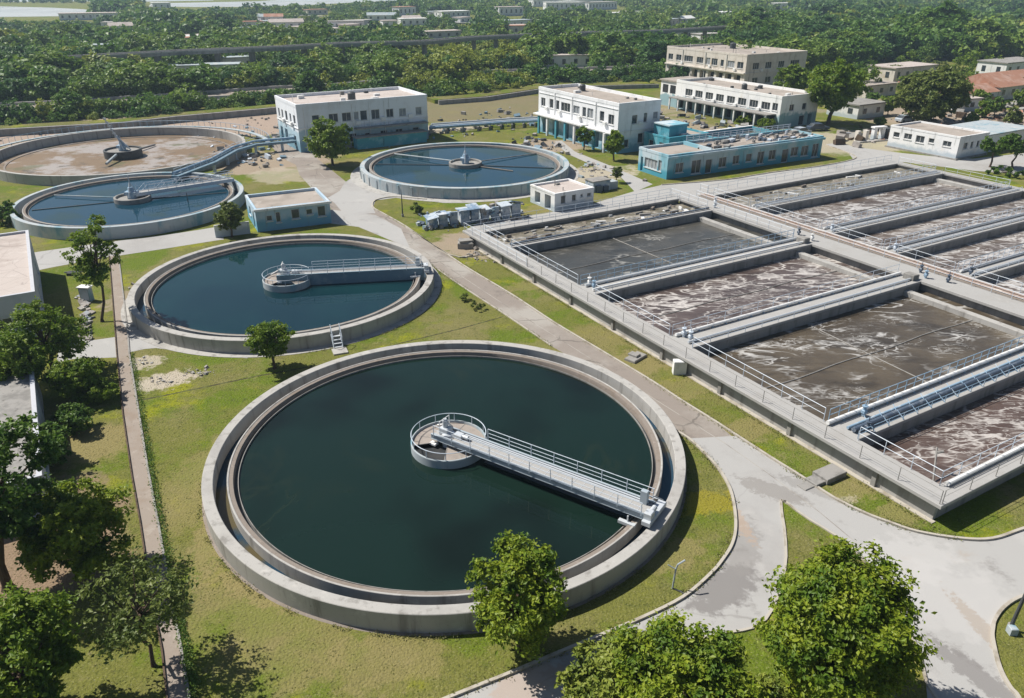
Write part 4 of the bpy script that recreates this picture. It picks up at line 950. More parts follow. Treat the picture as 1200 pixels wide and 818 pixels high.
jk.build('roof_junk', [M['concd'], M['dark'], M['rail'], M['bluem']], b5)['kind'] = 'stuff'
rw = MB(); rails(rw, (9.2, 6.9), (32.6, 6.9), 3.7, .9, .05)
for k in range(18): rw.tube((9.3 + 1.35 * k, 6.9, 3.6), (9.3 + 1.35 * k, 6.9, 4.6), .05, 5)
rw.build('roof_railing', M['rail'], b5)
part_box(b5, 'eave', 'wall_b5', (-.25, 33.4, -.35, -.045, 3.1, 3.45))
b5b, _ = building('pump_house', 'bright turquoise pump house with a stepped upper block behind the low turquoise building', 'building', (26.4, 131.0), BA, 9.0, 6.5, 3.4, 'wall_turq', {'f': [W2(1.0, 1.2, 1.0, 1.3), W2(4.2, 1.3, 1.0, 1.3), W2(6.6, 1.2, .1, 2.1, 'door')], 'l': [W2(1.2, 1.2, 1.0, 1.4), W2(4.0, 1.2, 1.0, 1.4)]}, par=.2)
part_box(b5b, 'upper_block', 'wall_turq', (1.2, 5.2, 1.5, 5.5, 3.2, 5.0)); part_box(b5b, 'upper_block_roof', 'wall_b5', (1.0, 5.4, 1.3, 5.7, 5.0, 5.2))
roof_bits(b5b, 9, 6.5, 3.2, 6, 12)
tnk = empty('open_tank', (36.2, 134.6, 0), BA, 'open turquoise rectangular tank next to the pump house behind the low turquoise building', 'tank')
part_box(tnk, 'tank_wall', 'wall_turq', (0, 14, 0, .3, 0, 2.6), (0, 14, 6.2, 6.5, 0, 2.6), (0, .3, .3, 6.2, 0, 2.6), (13.7, 14, .3, 6.2, 0, 2.6)); part_box(tnk, 'tank_rim', 'wall_w', (-.1, 14.1, -.1, .4, 2.6, 2.75), (-.1, 14.1, 6.1, 6.6, 2.6, 2.75))
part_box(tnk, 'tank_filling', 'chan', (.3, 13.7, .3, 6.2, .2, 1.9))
# shed beside the second tank
b6, _ = building('shed', 'pale blue flat roofed shed between the second tank and the bluish left tank', 'shed', (-30.8, 89.3), R(26), 9.0, 7.4, 2.75, 'wall_b6', {
    'f': [W2(1.2, .7, 1.2, .7), W2(2.3, .6, .9, 1.3), W2(4.2, 1.0, 1.1, 1.2), W2(6.0, .8, 1.4, .7), W2(7.4, 1.0, 1.0, 1.3)], 'l': [W2(1.5, 1.0, .05, 2.0, 'door'), W2(4, 1.2, 1.0, 1.1)]}, par=.25)
part_box(b6, 'roof_edge', 'wall_w', (-.2, 9.2, -.22, -.05, 2.55, 2.82))
tag(MB().box(-35.4, -31.4, 88.0, 88.15, 0, 1.5, R(26)).build('low_wall', M['wall_w']), 'short white wall beside the small tree left of the pale blue shed', 'wall')
# small white hut at the basin corner
b7, _ = building('hut', 'small white hut with a flat pinkish roof between the high walled tank and the basin', 'hut', (5.55, 98.4), R(32), 6.4, 5.8, 2.35, 'wall_w', {'f': [W2(1.0, .8, .9, 1.1), W2(2.8, .7, 1.0, .9), W2(4.2, .4, 1.4, .4), W2(5.3, .7, 1.3, .5)], 'l': [W2(.9, 1.4, .05, 1.9, 'open'), W2(3.4, 1.3, .3, 1.5, 'open')]}, 'roofp', par=.15)
roof_bits(b7, 6.4, 5.8, 2.2, 3, 7)
# left edge buildings
b8, _ = building('flat_roof_building', 'building at the left edge with a large pinkish slab roof and black stains', 'building', (-39.6, 58.9), BA, 0.1, 0.1, .1, 'wall_lil') if False else (None, None)
b8, _ = building('flat_roof_building', 'building at the left edge with a large pinkish slab roof and black stains', 'building', (-39.6 - 16 * math.cos(BA), 58.9 - 16 * math.sin(BA)), BA, 16.0, 19.6, 4.4, 'wall_lil', {'r': [W2(3.0, .9, 1.4, 1.2), W2(6.5, .9, 1.4, 1.2), W2(10, .9, 1.4, 1.2), W2(14, .9, 1.4, 1.2)], 'f': [W2(9.0, 1.4, 1.2, 1.4), W2(12.5, 1.4, 1.2, 1.4)]}, 'roofp', par=.12)
b9, _ = building('flat_roof_building', 'grey slab roofed building hidden under trees at the lower left edge', 'building', (-26.6 - 14 * math.cos(BA), 35.6 - 14 * math.sin(BA)), BA, 14.0, 16.0, 2.6, 'wall_lil', {'r': [W2(3, 1.2, .9, 1.2), W2(8, 1.2, .9, 1.2), W2(12, 1.0, .1, 2.0, 'door')]}, 'concd', par=.1)
b10, _ = building('single_storey_building', 'white single storey building with small windows behind the far end of the basin', 'building', (75.0, 130.4), BA, 8.6, 13.0, 3.75, 'wall_w', {'l': [W2(1.3, 1.5, 1.9, .9), W2(4.4, 1.0, 2.0, .8), W2(6.2, 1.6, 1.7, 1.2), W2(8.6, 1.5, 1.9, 1.0), W2(11, 1.2, 1.9, .9)], 'f': [W2(1.6, 1.2, 1.6, 1.1), W2(3.6, .8, 1.6, 1.1), W2(5.4, .8, 1.6, 1.1)]}, par=.2)
part_box(b10, 'side_wing', 'wall_w', (8.7, 24, .8, 9.5, 0, 3.0)); part_box(b10, 'side_wing_roof', 'bluec', (8.7, 24.3, .5, 9.8, 3.0, 3.2))
part_box(b10, 'footing_plinth', 'concd', (-.35, 8.9, -.35, -.01, 0, .25), (-.35, -.01, -.01, 13.2, 0, .25))

def air_con(t, pts, ax):
    for a_, z_ in pts:
        b = MB()
        if ax == 'f': b.bbox(a_, a_ + .85, -.42, -.11, z_, z_ + .6, .03).box(a_ + .1, a_ + .75, -.435, -.423, z_ + .08, z_ + .5)
        else: b.bbox(-.42, -.11, a_, a_ + .85, z_, z_ + .6, .03).box(-.435, -.423, a_ + .1, a_ + .75, z_ + .08, z_ + .5)
        b.build('air_conditioner', M['white'], t)
air_con(b1, [(4.3, 4.2), (10.4, 3.9), (15.2, 4.2), (20.6, 4.3)], 'f'); air_con(b1, [(2.6, 4.2), (7.5, 4.1)], 'l')
air_con(b2, [(3.0, 4.4), (10.7, 4.3), (17.2, 4.3), (21.6, 4.5)], 'l'); air_con(b2, [(4.4, 4.6)], 'f')
air_con(b3, [(5.2, 2.85), (11.7, 2.85), (18.2, 2.85), (24.7, 2.85)], 'l'); air_con(b4, [(3.4, 4.7), (12.9, 4.7), (24.2, 4.7)], 'l'); air_con(b4, [(5.4, 4.6), (15.2, 4.6)], 'f')
def roof_tank(t, x, y, z, r=.7, h=1.1):
    MB().lathe([(r, z), (r, z + h), (r * .6, z + h + .25), (.001, z + h + .28)], 20, c=(x, y), closed=False).build('roof_tank', M['dark'], t, True)
    MB().box(x - r, x + r, y - r, y + r, z - .1, z - .003).build('tank_stand', M['concd'], t)
roof_tank(b1, 11.5, 4.0, 7.66); roof_tank(b3, 4, 14, 5.86, .6, .9); roof_tank(b4, 15, 20, 8.66, .9, 1.3); roof_tank(b2, 6, 19, 8.06, .6, .9)

# broken row of walls between the far tank and the basin corner
rn = empty('ruined_wall', (*at(503, 268), 0), R(24), 'broken blue and white wall row between the high walled tank and the basin corner', 'ruin')
q = random.Random(21); L0 = 12.6
for k in range(9):
    x = k * L0 / 9; b = MB()
    h = q.uniform(1.1, 1.9); w = q.uniform(.9, 1.2)
    b.box(x, x + w, 0, .25, 0, h, q.gauss(0, .03), (q.gauss(0, .06), 0)); b.box(x + w * .2, x + w * .8, .2, 2.0, 0, h * .75)
    if q.random() < .7: b.box(x - .2, x + w + .2, -.3, 1.6, h, h + .12, 0, (q.gauss(0, .12), q.gauss(0, .1)))
    b.build('wall_bay', M['ruin'], rn)
b = MB()
for k in range(130):
    x, y = q.uniform(-1, L0 + 1), q.uniform(-.9, 2.6); s = q.uniform(.06, .4); b.cur = q.choice([0, 0, 1, 2, 3]); z_ = q.choice([0, 0, .9, 1.3]) if -.2 < y < 2 else 0; b.box(x - s, x + s, y - s * .6, y + s * .6, z_, z_ + q.uniform(.1, .5), q.random() * 3, (q.gauss(0, .3), q.gauss(0, .3)))
b.build('fallen_pieces', [M['rubble'], M['bluem'], M['bluec'], M['concd']], rn)['kind'] = 'stuff'
kb = empty('equipment_block', (*at(695, 226), 0), BA, 'small grey and blue equipment block beside the white hut', 'equipment')
part_box(kb, 'casing', 'ruin', (0, 3.0, 0, 2.0, 0, 1.5)); part_box(kb, 'casing_roof', 'concd', (-.1, 3.1, -.1, 2.1, 1.5, 1.62)); part_box(kb, 'side_box', 'bluec', (3.05, 4.6, .2, 1.8, 0, 1.1)); part_box(kb, 'ducts', 'bluem', (.4, 1.2, -.5, -.01, 0, 1.0), (1.7, 2.5, -.4, -.01, 0, .8))
tag(MB().bbox(-.9, .9, -.6, .6, 0, .75, .15).box(-.8, .8, -.5, .5, .74, .95, .3).build('covered_heap', M['concd'], loc=(*at(546, 290), 0)), 'dark tarp covered heap at the left corner of the basin', 'heap')

# gate posts, village houses and sheds on the right
def house(label, px, py, L, Wd, H, rm, wm='wall_w', rz=BA, gable=False, name='house'):
    x, y = at(px, py)
    t = empty(name, (x, y, 0), rz, label, name.replace('_', ' '))
    part_box(t, 'wall', wm, (0, L, 0, Wd, 0, H))
    if gable:
        r = MB(); o = .4; rh = Wd * .22
        r.add([(-o, -o, H - .05), (L + o, -o, H - .05), (L + o, Wd / 2, H + rh), (-o, Wd / 2, H + rh), (-o, Wd + o, H - .05), (L + o, Wd + o, H - .05)], [(0, 1, 2, 3), (3, 2, 5, 4), (0, 3, 4), (1, 5, 2)])
        r.build('roof', M[rm], t)
    else: part_box(t, 'roof', rm, (-.3, L + .3, -.3, Wd + .3, H + .002, H + .28))
    q = random.Random(int(px)); n = max(1, int(L / 4))
    for k in range(n):
        u = (k + .5) * L / n
        w = MB().box(u - .6, u + .6, -.04, -.003, H * .35, H * .75).build('window', M['glass'], t)
    for k in range(max(1, int(Wd / 4))):
        u = (k + .5) * Wd / max(1, int(Wd / 4))
        MB().box(-.04, -.003, u - .6, u + .6, H * .35, H * .75).build('window', M['glass'], t)
    return t
house('open fronted grey roofed shelter left of the large olive tree on the right', 1004, 140, 9, 8, 2.8, 'concd')
house('long pale flat roofed building half hidden behind the large olive tree', 1046, 98, 20, 9, 4.0, 'roofp', 'wall_b4')
house('low house with a pale roof behind the open fronted shelter', 1014, 115, 12, 7, 2.8, 'roof', 'wall_b4')
house('house with a wide red brown roof at the right edge', 1168, 118, 26, 12, 3.2, 'redroof', 'wall_b4', BA, True)
house('smaller house with a pinkish roof in front of the red brown roofed house', 1140, 122, 10, 7, 2.4, 'redroof', 'wall_w', BA, True)
house('pale grey roofed house above the red brown roof at the right edge', 1176, 92, 22, 9, 4.2, 'concd', 'wall_w')
house('small pinkish shed among bushes right of the large olive tree', 1128, 131, 5, 4, 2.6, 'roofp', 'wall_w', R(20), name='shed')
gp_ = empty('gateway', (*at(1004, 166), 0), R(20), 'ruined white gateway with dark openings on the pale yard behind the basin', 'gateway')
for k in range(4): part_box(gp_, 'pillar', 'wall_w' if k > 1 else 'wall_b4', (k * 1.9, k * 1.9 + .7, 0, .8, 0, 1.9 + .3 * (k > 1)))
part_box(gp_, 'lintel', 'wall_w', (3.6, 6.6, -.1, .9, 2.2, 2.45)); part_box(gp_, 'dark_box', 'dark', (6.7, 8.6, 0, 1.6, 0, 1.9)); part_box(gp_, 'base_slab', 'conc', (-.6, 11, -1.4, -.2, 0, .25))
def car(label, px, py, rz, paint):
    t = empty('parked_car', (*at(px, py), 0), rz, label, 'car')
    b = MB(); b.add([(x, y, z) for y in (-.85, .85) for x, z in ((-2.1, .35), (2.1, .35), (2.15, .75), (1.2, .9), (-1.9, .95), (-2.15, .8))], [(0, 1, 2, 3, 4, 5), (11, 10, 9, 8, 7, 6)] + [(i, (i + 6), (i + 1) % 6 + 6, (i + 1) % 6) for i in range(6)])
    b.build('body', M[paint], t)
    c = MB(); c.add([(x, y, z) for y, k in ((-.78, 1), (.78, 1)) for x, z in ((-1.7, .95), (1.1, .91), (.45, 1.42), (-1.2, 1.45))], [(0, 1, 2, 3), (7, 6, 5, 4)] + [(i, i + 4, (i + 1) % 4 + 4, (i + 1) % 4) for i in range(4)])
    c.build('cabin', M['glass'], t); part_box(t, 'car_roof', paint, (-1.15, .4, -.74, .74, 1.43, 1.48))
    for x in (-1.35, 1.35):
        for y in (-.86, .66): MB().tube((x, y, .32), (x, y + .2, .32), .32, 14).build('wheel', M['dark'], t)
car('pale blue car parked at the right end of the long white building', 938, 158, BA, 'carpaint')
car('dark blue car parked on the pale yard right of the long white building', 958, 153, R(10), 'cardark')
car('grey blue car parked under the large olive tree', 1060, 143, R(25), 'carpaint')

# poles and lamps
def lamp(label, px, py, h, lean=(0, 0), arm=True, m='dark'):
    t = empty('lamp_post', (*at(px, py), 0), 0, label, 'lamp post')
    MB().tube((0, 0, 0), (lean[0], lean[1], h), .09, 8, .05).build('pole', M[m], t)
    MB().tube((0, 0, 0), (0, 0, .35), .16, 10).build('base', M['concd'], t)
    if arm:
        MB().tube((lean[0], lean[1], h - .02), (lean[0] + .9, lean[1], h + .15), .035, 6).build('arm', M[m], t)
        MB().bbox(lean[0] + .8, lean[0] + 1.35, lean[1] - .12, lean[1] + .12, h + .1, h + .24, .03).build('lamp_head', M['steel'], t)
lamp('lamp post on the rounded grass corner at the right edge', 1183, 738, 6.0, (.25, 0))
lamp('slim dark lamp post on the grass corner in front of the high walled tank', 472, 254, 3.0, arm=False)
lamp('short dark post on the lawn beside the bluish walled tank', 222, 245, 2.2, arm=False)
fp = empty('pipe_stand', (*at(788, 690), 0), 0, 'thin greenish pipe stand on the lawn near the kerb bend of the largest tank', 'pipe')
MB().path([(0, 0, 0), (.05, 0, 1.3), (.12, 0, 1.6), (.5, .15, 1.75)], .045, 6).tube((.05, 0, 1.3), (-.35, .1, 1.5), .03, 6).build('pipe', M['girder'], fp)
MB().strip([(.0, .0), (.35, -.2), (.7, -.55)], .08, 0, .05).build('hose', M['dark'], fp)
tag(MB().bbox(-.18, .18, -.18, .18, 0, .4, .03).build('junction_box', M['bluec'], loc=(*at(1185, 742), 0)), 'small blue grey junction box at the foot of the lamp post at the right edge', 'box')
# small stairs with a rail between the second and the largest tank
s2 = empty('access_stairs', (*at(397, 409), 0), R(112), 'small steel access stairs with handrails leaning on the second tank, near the largest tank', 'stairs')
for k in range(4): MB().box(.25 * k, .25 * k + .24, -.35, .35, .22 * k + .14, .22 * k + .18).build('tread', M['steel'], s2)
h = MB()
for s in (-.37, .37): h.tube((0, s, .1), (1.0, s, 1.0), .04); h.tube((0, s, 1.0), (1.0, s, 1.9), .03); h.tube((0, s, .0), (0, s, 1.0), .03); h.tube((1.0, s, .9), (1.0, s, 1.9), .03)
h.build('handrail', M['rail'], s2)
part_box(s2, 'landing', 'conc', (-1.1, -.02, -.6, .6, 0, .12))
# signs of work on the lawn by the left building
ut = empty('utility_cabinet', (*at(103, 352), 0), R(-8), 'pale blue utility cabinet standing on the lawn in front of the left slab roofed building', 'cabinet')
part_box(ut, 'casing', 'bluec', (-.5, .5, -.3, .3, 0, 1.35)); part_box(ut, 'cover', 'white', (-.6, .6, -.4, .4, 1.35, 1.45)); part_box(ut, 'door', 'rail', (-.42, .42, -.32, -.303, .15, 1.2))
bq = tag(MB().bbox(-.6, .6, -.35, .35, 0, .35, .08).box(-.9, .2, -.1, .1, .3, .38, .5).tube((.3, 0, .3), (1.6, .4, .25), .05).build('scrap_heap', M['dark'], loc=(*at(87, 322), 0)), 'dark scrap heap with a pale pipe on the lawn beside the thin tall tree', 'scrap')
scr = MB(); rq = random.Random(31)
for k in range(60):
    t_ = k / 59; px, py = 95 + 8 * math.sin(t_ * 3) + rq.gauss(0, 3), 345 + 60 * t_
    x, y = at(px, py); s = rq.uniform(.1, .35); scr.cur = rq.choice([0, 0, 1]); scr.box(x - s, x + s, y - s, y + s, 0, rq.uniform(.05, .25), rq.random() * 3, (rq.gauss(0, .2), rq.gauss(0, .2)))
tag(scr.build('rubble', [M['rubble'], M['conc']]), 'line of pale rubble on the lawn beside the utility cabinet', 'rubble', kind='stuff')
def rubble(label, spots, n, smin, smax, mats, seed):
    b = MB(); q = random.Random(seed)
    for k in range(n):
        px, py, sx, sy = q.choice(spots); x, y = at(q.gauss(px, sx), q.gauss(py, sy)); s = q.uniform(smin, smax) * q.random() + smin * .5; b.cur = q.randrange(len(mats))
        b.box(x - s, x + s, y - s * q.uniform(.3, 1), y + s * q.uniform(.3, 1), -.02, s * q.uniform(.4, 1.2), q.random() * 3, (q.gauss(0, .25), q.gauss(0, .25)))
    tag(b.build('rubble', [M[m] for m in mats]), label, 'rubble', kind='stuff')
rubble('rubble and broken pipes on the bare ground between the two white two storey buildings', [(560, 146, 30, 5), (620, 168, 12, 6), (650, 175, 14, 5), (530, 152, 14, 4), (600, 135, 20, 4)], 220, .12, .7, ['rubble', 'concd', 'tealgird', 'dark'], 41)
rubble('rubble around the paved yard beside the small white hut', [(705, 205, 14, 6), (690, 195, 8, 4), (600, 268, 30, 4), (690, 258, 20, 3)], 120, .1, .5, ['rubble', 'concd', 'bluec'], 42)
rubble('broken concrete and pipes by the blue pipe bridge', [(318, 180, 12, 7), (296, 190, 8, 6), (330, 160, 10, 5), (280, 165, 20, 8)], 160, .12, .6, ['rubble', 'concd', 'tealgird', 'rail'], 43)
rubble('rubble and junk on the bare ground in front of the long white building', [(770, 155, 14, 8), (800, 146, 20, 6), (760, 140, 8, 8), (850, 150, 30, 4)], 200, .15, .9, ['rubble', 'concd', 'bluec', 'dark'], 48)
rubble('heaps of scrap and weeds along the turquoise foot of the left white building', [(420, 168, 22, 3), (465, 164, 18, 3), (490, 158, 8, 4)], 160, .12, .7, ['tealgird', 'concd', 'dark', 'bluec', 'leafB'], 49)
rubble('pale stones on the lawn beside the pink path', [(168, 423, 5, 3), (190, 446, 9, 3), (170, 345, 12, 10), (235, 437, 10, 2)], 130, .03, .16, ['conc', 'rubble'], 44)
rubble('stones and scraps on the bare ground behind the drained tank', [(230, 146, 50, 6), (100, 157, 60, 4), (300, 140, 20, 6), (60, 160, 30, 5)], 110, .08, .35, ['rubble', 'dark', 'concd'], 45)
rubble('rubble and junk in the village on the right', [(1130, 140, 30, 10), (1170, 150, 20, 8), (1010, 160, 20, 6), (1090, 100, 30, 5), (1190, 135, 14, 12)], 320, .2, 1.3, ['rubble', 'concd', 'concd', 'redroof', 'bark'], 46)
rubble('stones and roots on the trampled slope beside the basin corner', [(552, 288, 8, 7), (565, 300, 10, 4)], 60, .06, .35, ['rubble', 'concd'], 47)

# ---------------------------------------------------------- far roads, viaduct and houses
lo = P([(-120, 143), (-40, 137), (0, 133), (60, 129), (120, 124), (200, 118), (288, 114), (317, 110), (400, 103), (483, 97), (580, 88), (663, 86.4), (720, 84), (800, 79), (900, 73)], 1.6)
up = P([(-120, 129), (-40, 126), (0, 124), (60, 121.5), (120, 117.5), (200, 112.5), (317, 104), (400, 100), (507, 90), (547, 87.5), (580, 84), (663, 82), (720, 80), (800, 75), (900, 69)], 1.6)
structure('road', MB().poly(lo + up[::-1], 1.6), M['path'])
for nm, ln, s in (('near', lo, -1), ('far', up, 1)):
    structure('bank', MB().strip(ln, 1.6, 0, 1.57, s * .5), M['concd'])
    w = tag(MB().strip(ln, .5, 1.58, 2.25).build('parapet_wall', M['conc']), 'long pale parapet wall on the %s side of the raised road before the woods' % nm, 'wall')
vp = [at(x, y, 7.0) for x, y in [(60, 70), (123, 66.5), (213, 61.5), (333, 56.5), (400, 52.5), (497, 50), (555, 45), (630, 41.5), (697, 39), (780, 37), (848, 32.6), (940, 26)]]
vd = empty('viaduct', (0, 0, 0), 0, 'long grey elevated road on piers crossing the woods in the distance', 'viaduct')
MB().strip(vp, 5, 6.5, 7.3).build('deck', M['concd'], vd)
MB().strip(vp, .3, 7.3, 7.7, 2.3).build('parapet', M['conc'], vd); MB().strip(vp, .3, 7.3, 7.7, -2.3).build('parapet', M['conc'], vd)
for a, b in zip(vp[:-1], vp[1:]):
    for k in range(3):
        x, y = a[0] + (b[0] - a[0]) * k / 3, a[1] + (b[1] - a[1]) * k / 3
        part_box(vd, 'pier', 'concd', (x - .8, x + .8, y - .8, y + .8, 0, 6.49))
for nm, pts, w in (('pale', [(300, 30), (345, 33), (400, 36), (440, 45), (470, 52)], 5), ('pale', [(640, 33), (700, 31), (760, 29), (860, 33)], 5), ('pale', [(420, 21), (470, 24), (520, 27), (600, 30)], 4), ('pale', [(300, 17), (380, 20), (430, 22), (480, 25)], 4)):
    structure('road', MB().strip(P(pts), w, .5, .7), M['conc'])
FH = [('white', 180, 52, 14, 9, 'roofp', 'white houses amid trees above the pipe corridor'), ('grey', 196, 101, 12, 4, 'concd', ''), ('blue', 245, 85, 10, 3, 'bluec', ''), ]
far = [(288, 35, 10, 6, 'redroof', 'far house with a brownish roof at the left part of the woods'), (278, 44, 14, 8, 'bluec', 'far grey blue roofed house below the brownish roofed house'), (320, 50, 14, 7, 'roofp', 'far pale house right behind the viaduct, left of centre'), (365, 46, 18, 8, 'roofp', 'far pinkish low house on a clearing behind the viaduct'),
       (372, 35, 26, 9, 'concd', 'far long grey shed on the clearing'), (470, 31, 16, 8, 'white', 'far small white building beside the pale track'), (518, 21, 24, 10, 'white', 'far white roofed hall in the centre of the horizon woods'), (468, 19, 16, 8, 'redroof', 'far pinkish house left of the white roofed hall'), (585, 19, 20, 9, 'roofp', 'far pale pinkish house left of the white town'),
       (640, 12, 40, 12, 'white', 'far long white block of the town near the horizon'), (668, 9, 50, 14, 'white', 'far white block at the top of the town near the horizon'), (690, 12, 36, 12, 'conc', 'far grey white block at the right end of the town'), (625, 8, 30, 12, 'conc', 'far small grey block at the left end of the town'),
       (590, 40, 14, 8, 'roofp', 'far small flat house beside the bend of the viaduct'), (655, 55, 18, 7, 'roofp', 'pale flat house in the woods in front of the viaduct'), (640, 81, 16, 4, 'roofp', 'low pale roofed shed beside the raised road'), (172, 96, 26, 6, 'bluec', 'blue grey sheet roofed yard in the woods at the left'), (248, 85, 14, 5, 'bluec', 'small pale blue roof in the woods left of the white building'), (95, 68, 18, 6, 'bluec', 'blue grey roof near the left end of the viaduct'),
       (70, 24, 50, 12, 'roofp', 'far low pinkish building on the lake shore'), (180, 13, 14, 10, 'white', 'far white tower like building by the river'), (845, 22, 20, 9, 'white', 'far white house in the right woods'), (880, 24, 16, 8, 'conc', 'far grey house in the right woods'), (910, 13, 18, 9, 'white', 'far tiny white house near the right horizon'), (1122, 38, 18, 10, 'bluec', 'pale greenish roof among the trees on the upper right'), (1145, 36, 12, 8, 'white', 'small white roof beside the pale greenish roof on the upper right'), (1170, 48, 24, 10, 'roofp', 'pinkish roof among trees at the upper right edge'),
       (785, 47, 18, 8, 'roofp', 'far pale house left of the beige block'), (820, 52, 14, 6, 'conc', 'far grey roof behind the beige block'), (120, 36, 12, 8, 'conc', 'far grey house in the left woods below the lake')]
for px, py, L, Wd, rm, lb in far:
    house(lb, px, py, L, Wd, 4.0 if py > 20 else 6.0, rm, 'wall_w', BA + R((px * 7) % 40 - 20), name='far_house')

fq = random.Random(63)
for k in range(46):                                          # roofs scattered through the far country
    if k % 3 == 2: continue
    if k < 26: px, py = fq.uniform(295, 600), fq.uniform(15, 47)
    elif k < 38: px, py = fq.uniform(700, 960), fq.uniform(8, 34)
    else: px, py = fq.uniform(130, 300), fq.uniform(18, 62)
    L = fq.uniform(8, 20); rm = fq.choice(['roofp', 'conc', 'white', 'bluec', 'roofp', 'redroof'])
    far.append((px, py, L, fq.uniform(6, 9), rm, ''))
    hs_ = house('small pale house scattered in the far country beyond the viaduct', px, py, L, 7, fq.uniform(2.8, 4.5), rm, fq.choice(['wall_w', 'wall_b4', 'wall_lil']), BA + R(fq.uniform(-25, 25)), fq.random() < .3, name='far_house')
    hs_['group'] = 'small houses scattered in the far country'

# ================================================================== TREES
def unit(a): return a / np.maximum(1e-9, np.linalg.norm(a, axis=-1, keepdims=True))

def leaf_quads(C, out, size, rg, up=.8, outw=.7, asp=.6):
    """one folded rhombic leaf clump per centre"""
    n = len(C)
    nn = unit(rg.normal(size=(n, 3)) * .75 + out * outw + np.array([0, 0, up]))
    u = unit(np.cross(nn, rg.normal(size=(n, 3))))
    v = np.cross(nn, u)
    s = (size * rg.uniform(.6, 1.35, size=(n, 1)))
    V = np.empty((n, 4, 3))
    V[:, 0] = C - u * s - nn * s * .25
    V[:, 1] = C - v * s * asp
    V[:, 2] = C + u * s - nn * s * .25
    V[:, 3] = C + v * s * asp
    return V.reshape(-1, 3), np.arange(4 * n).reshape(n, 4)

def crown_points(rg, n, cz, rx, rz, lobes, lr, twigs, spread=.34, floor=None, hollow=.55):
    """leaf centres grouped in twigs, twigs grouped in lobes, lobes on an uneven ellipsoid"""
    d = unit(rg.normal(size=(lobes * 3, 3)))
    keep = [d[0]]
    for q in d[1:]:                                         # spread the lobes apart
        if min(np.linalg.norm(q - k) for k in keep) > 1.9 / math.sqrt(lobes) and len(keep) < lobes: keep.append(q)
    D = np.array(keep)
    rad = rg.uniform(hollow, .84, size=(len(D), 1))
    LC = D * rad * np.array([rx, rx, rz]); 
    lrad = lr * rg.uniform(.7, 1.25, size=len(D))
    tw_c, tw_o, tw_s = [], [], []
    for c, r in zip(LC, lrad):
        q = unit(rg.normal(size=(twigs, 3))) * (rg.uniform(.25, 1, size=(twigs, 1)) ** .45)
        q[:, 2] *= .8
        tw_c.append(c + q * r); tw_o.append(unit(q + .5 * unit(c[None]))); tw_s.append(np.full(twigs, r))
    TC, TO, TS = np.concatenate(tw_c), np.concatenate(tw_o), np.concatenate(tw_s)
    w = rg.uniform(.35, 1.6, size=len(TC)); idx = rg.choice(len(TC), n, p=w / w.sum())
    C = TC[idx] + rg.normal(size=(n, 3)) * (TS[idx] * spread * .5)[:, None] * np.array([1, 1, .7])
    C[:, 2] += cz
    ok = np.ones(n, bool)
    if floor is not None: ok = C[:, 2] > floor
    return C[ok], TO[idx][ok], LC + np.array([0, 0, cz])

def tree(label, px, py, h, rx, zb, n, ls, mk, seed, lobes=14, lr=.42, twigs=16, cat='tree', name='tree', group=None, tr=.14, lean=(0, 0), outx=0.0, rzk=1.0, hollow=.55, stems=1, xy=None, limbs=True, spread=.34):
    x, y = xy if xy else at(px, py)
    t = empty(name, (x, y, 0), 0, label, cat, group)
    rg = np.random.default_rng(seed)
    cz, rz = (h + zb) / 2, (h - zb) / 2 * rzk
    C, O, LC = crown_points(rg, n, cz, rx, rz, lobes, lr * min(rx, rz * 1.2), twigs, spread, floor=zb * .75, hollow=hollow)
    C[:, 0] += lean[0] * (C[:, 2] / h); C[:, 1] += lean[1] * (C[:, 2] / h)
    V, F = leaf_quads(C, O, ls, rg)
    me = raw_mesh('crown', V, F, [M[mk]])
    o = bpy.data.objects.new('crown', me); COL.objects.link(o); o.parent = t
    b = MB(); rr = random.Random(seed)
    def limb(p, q, r0, r1, k=4):
        p, q = Vector(p), Vector(q); prev = p
        for i in range(1, k + 1):
            f = i / k; cur = p.lerp(q, f) + (Vector((rr.gauss(0, 1), rr.gauss(0, 1), 0)) * (q - p).length * .03 if i < k else Vector())
            b.tube(prev, cur, r0 + (r1 - r0) * (i - 1) / k, 7, r0 + (r1 - r0) * f, cap=False); prev = cur
    for s in range(stems):
        bx, by = (0, 0) if stems == 1 else (rr.gauss(0, .25), rr.gauss(0, .25))
        top = (lean[0] * .8 + bx * 2, lean[1] * .8 + by * 2, zb + (h - zb) * .62)
        b.tube((bx, by, -.05), (bx * .9, by * .9, .25), tr * 1.5, 8, tr * 1.05, cap=False)
        limb((bx * .9, by * .9, .25), top, tr * 1.05, tr * .35, 5)
    if limbs:
        for c in LC[:18]:
            f = rr.uniform(.35, .8); z0 = min(zb + .2 + (h - zb) * .45 * f, c[2] - .1) if c[2] > .6 else .4
            z0 = max(.3, z0)
            p = (lean[0] * .8 * z0 / h, lean[1] * .8 * z0 / h, z0)
            limb(p, (c[0] + lean[0] * c[2] / h, c[1] + lean[1] * c[2] / h, c[2]), tr * .5, tr * .12, 3)
    b.build('trunk', M['bark'], t, True)
    return t

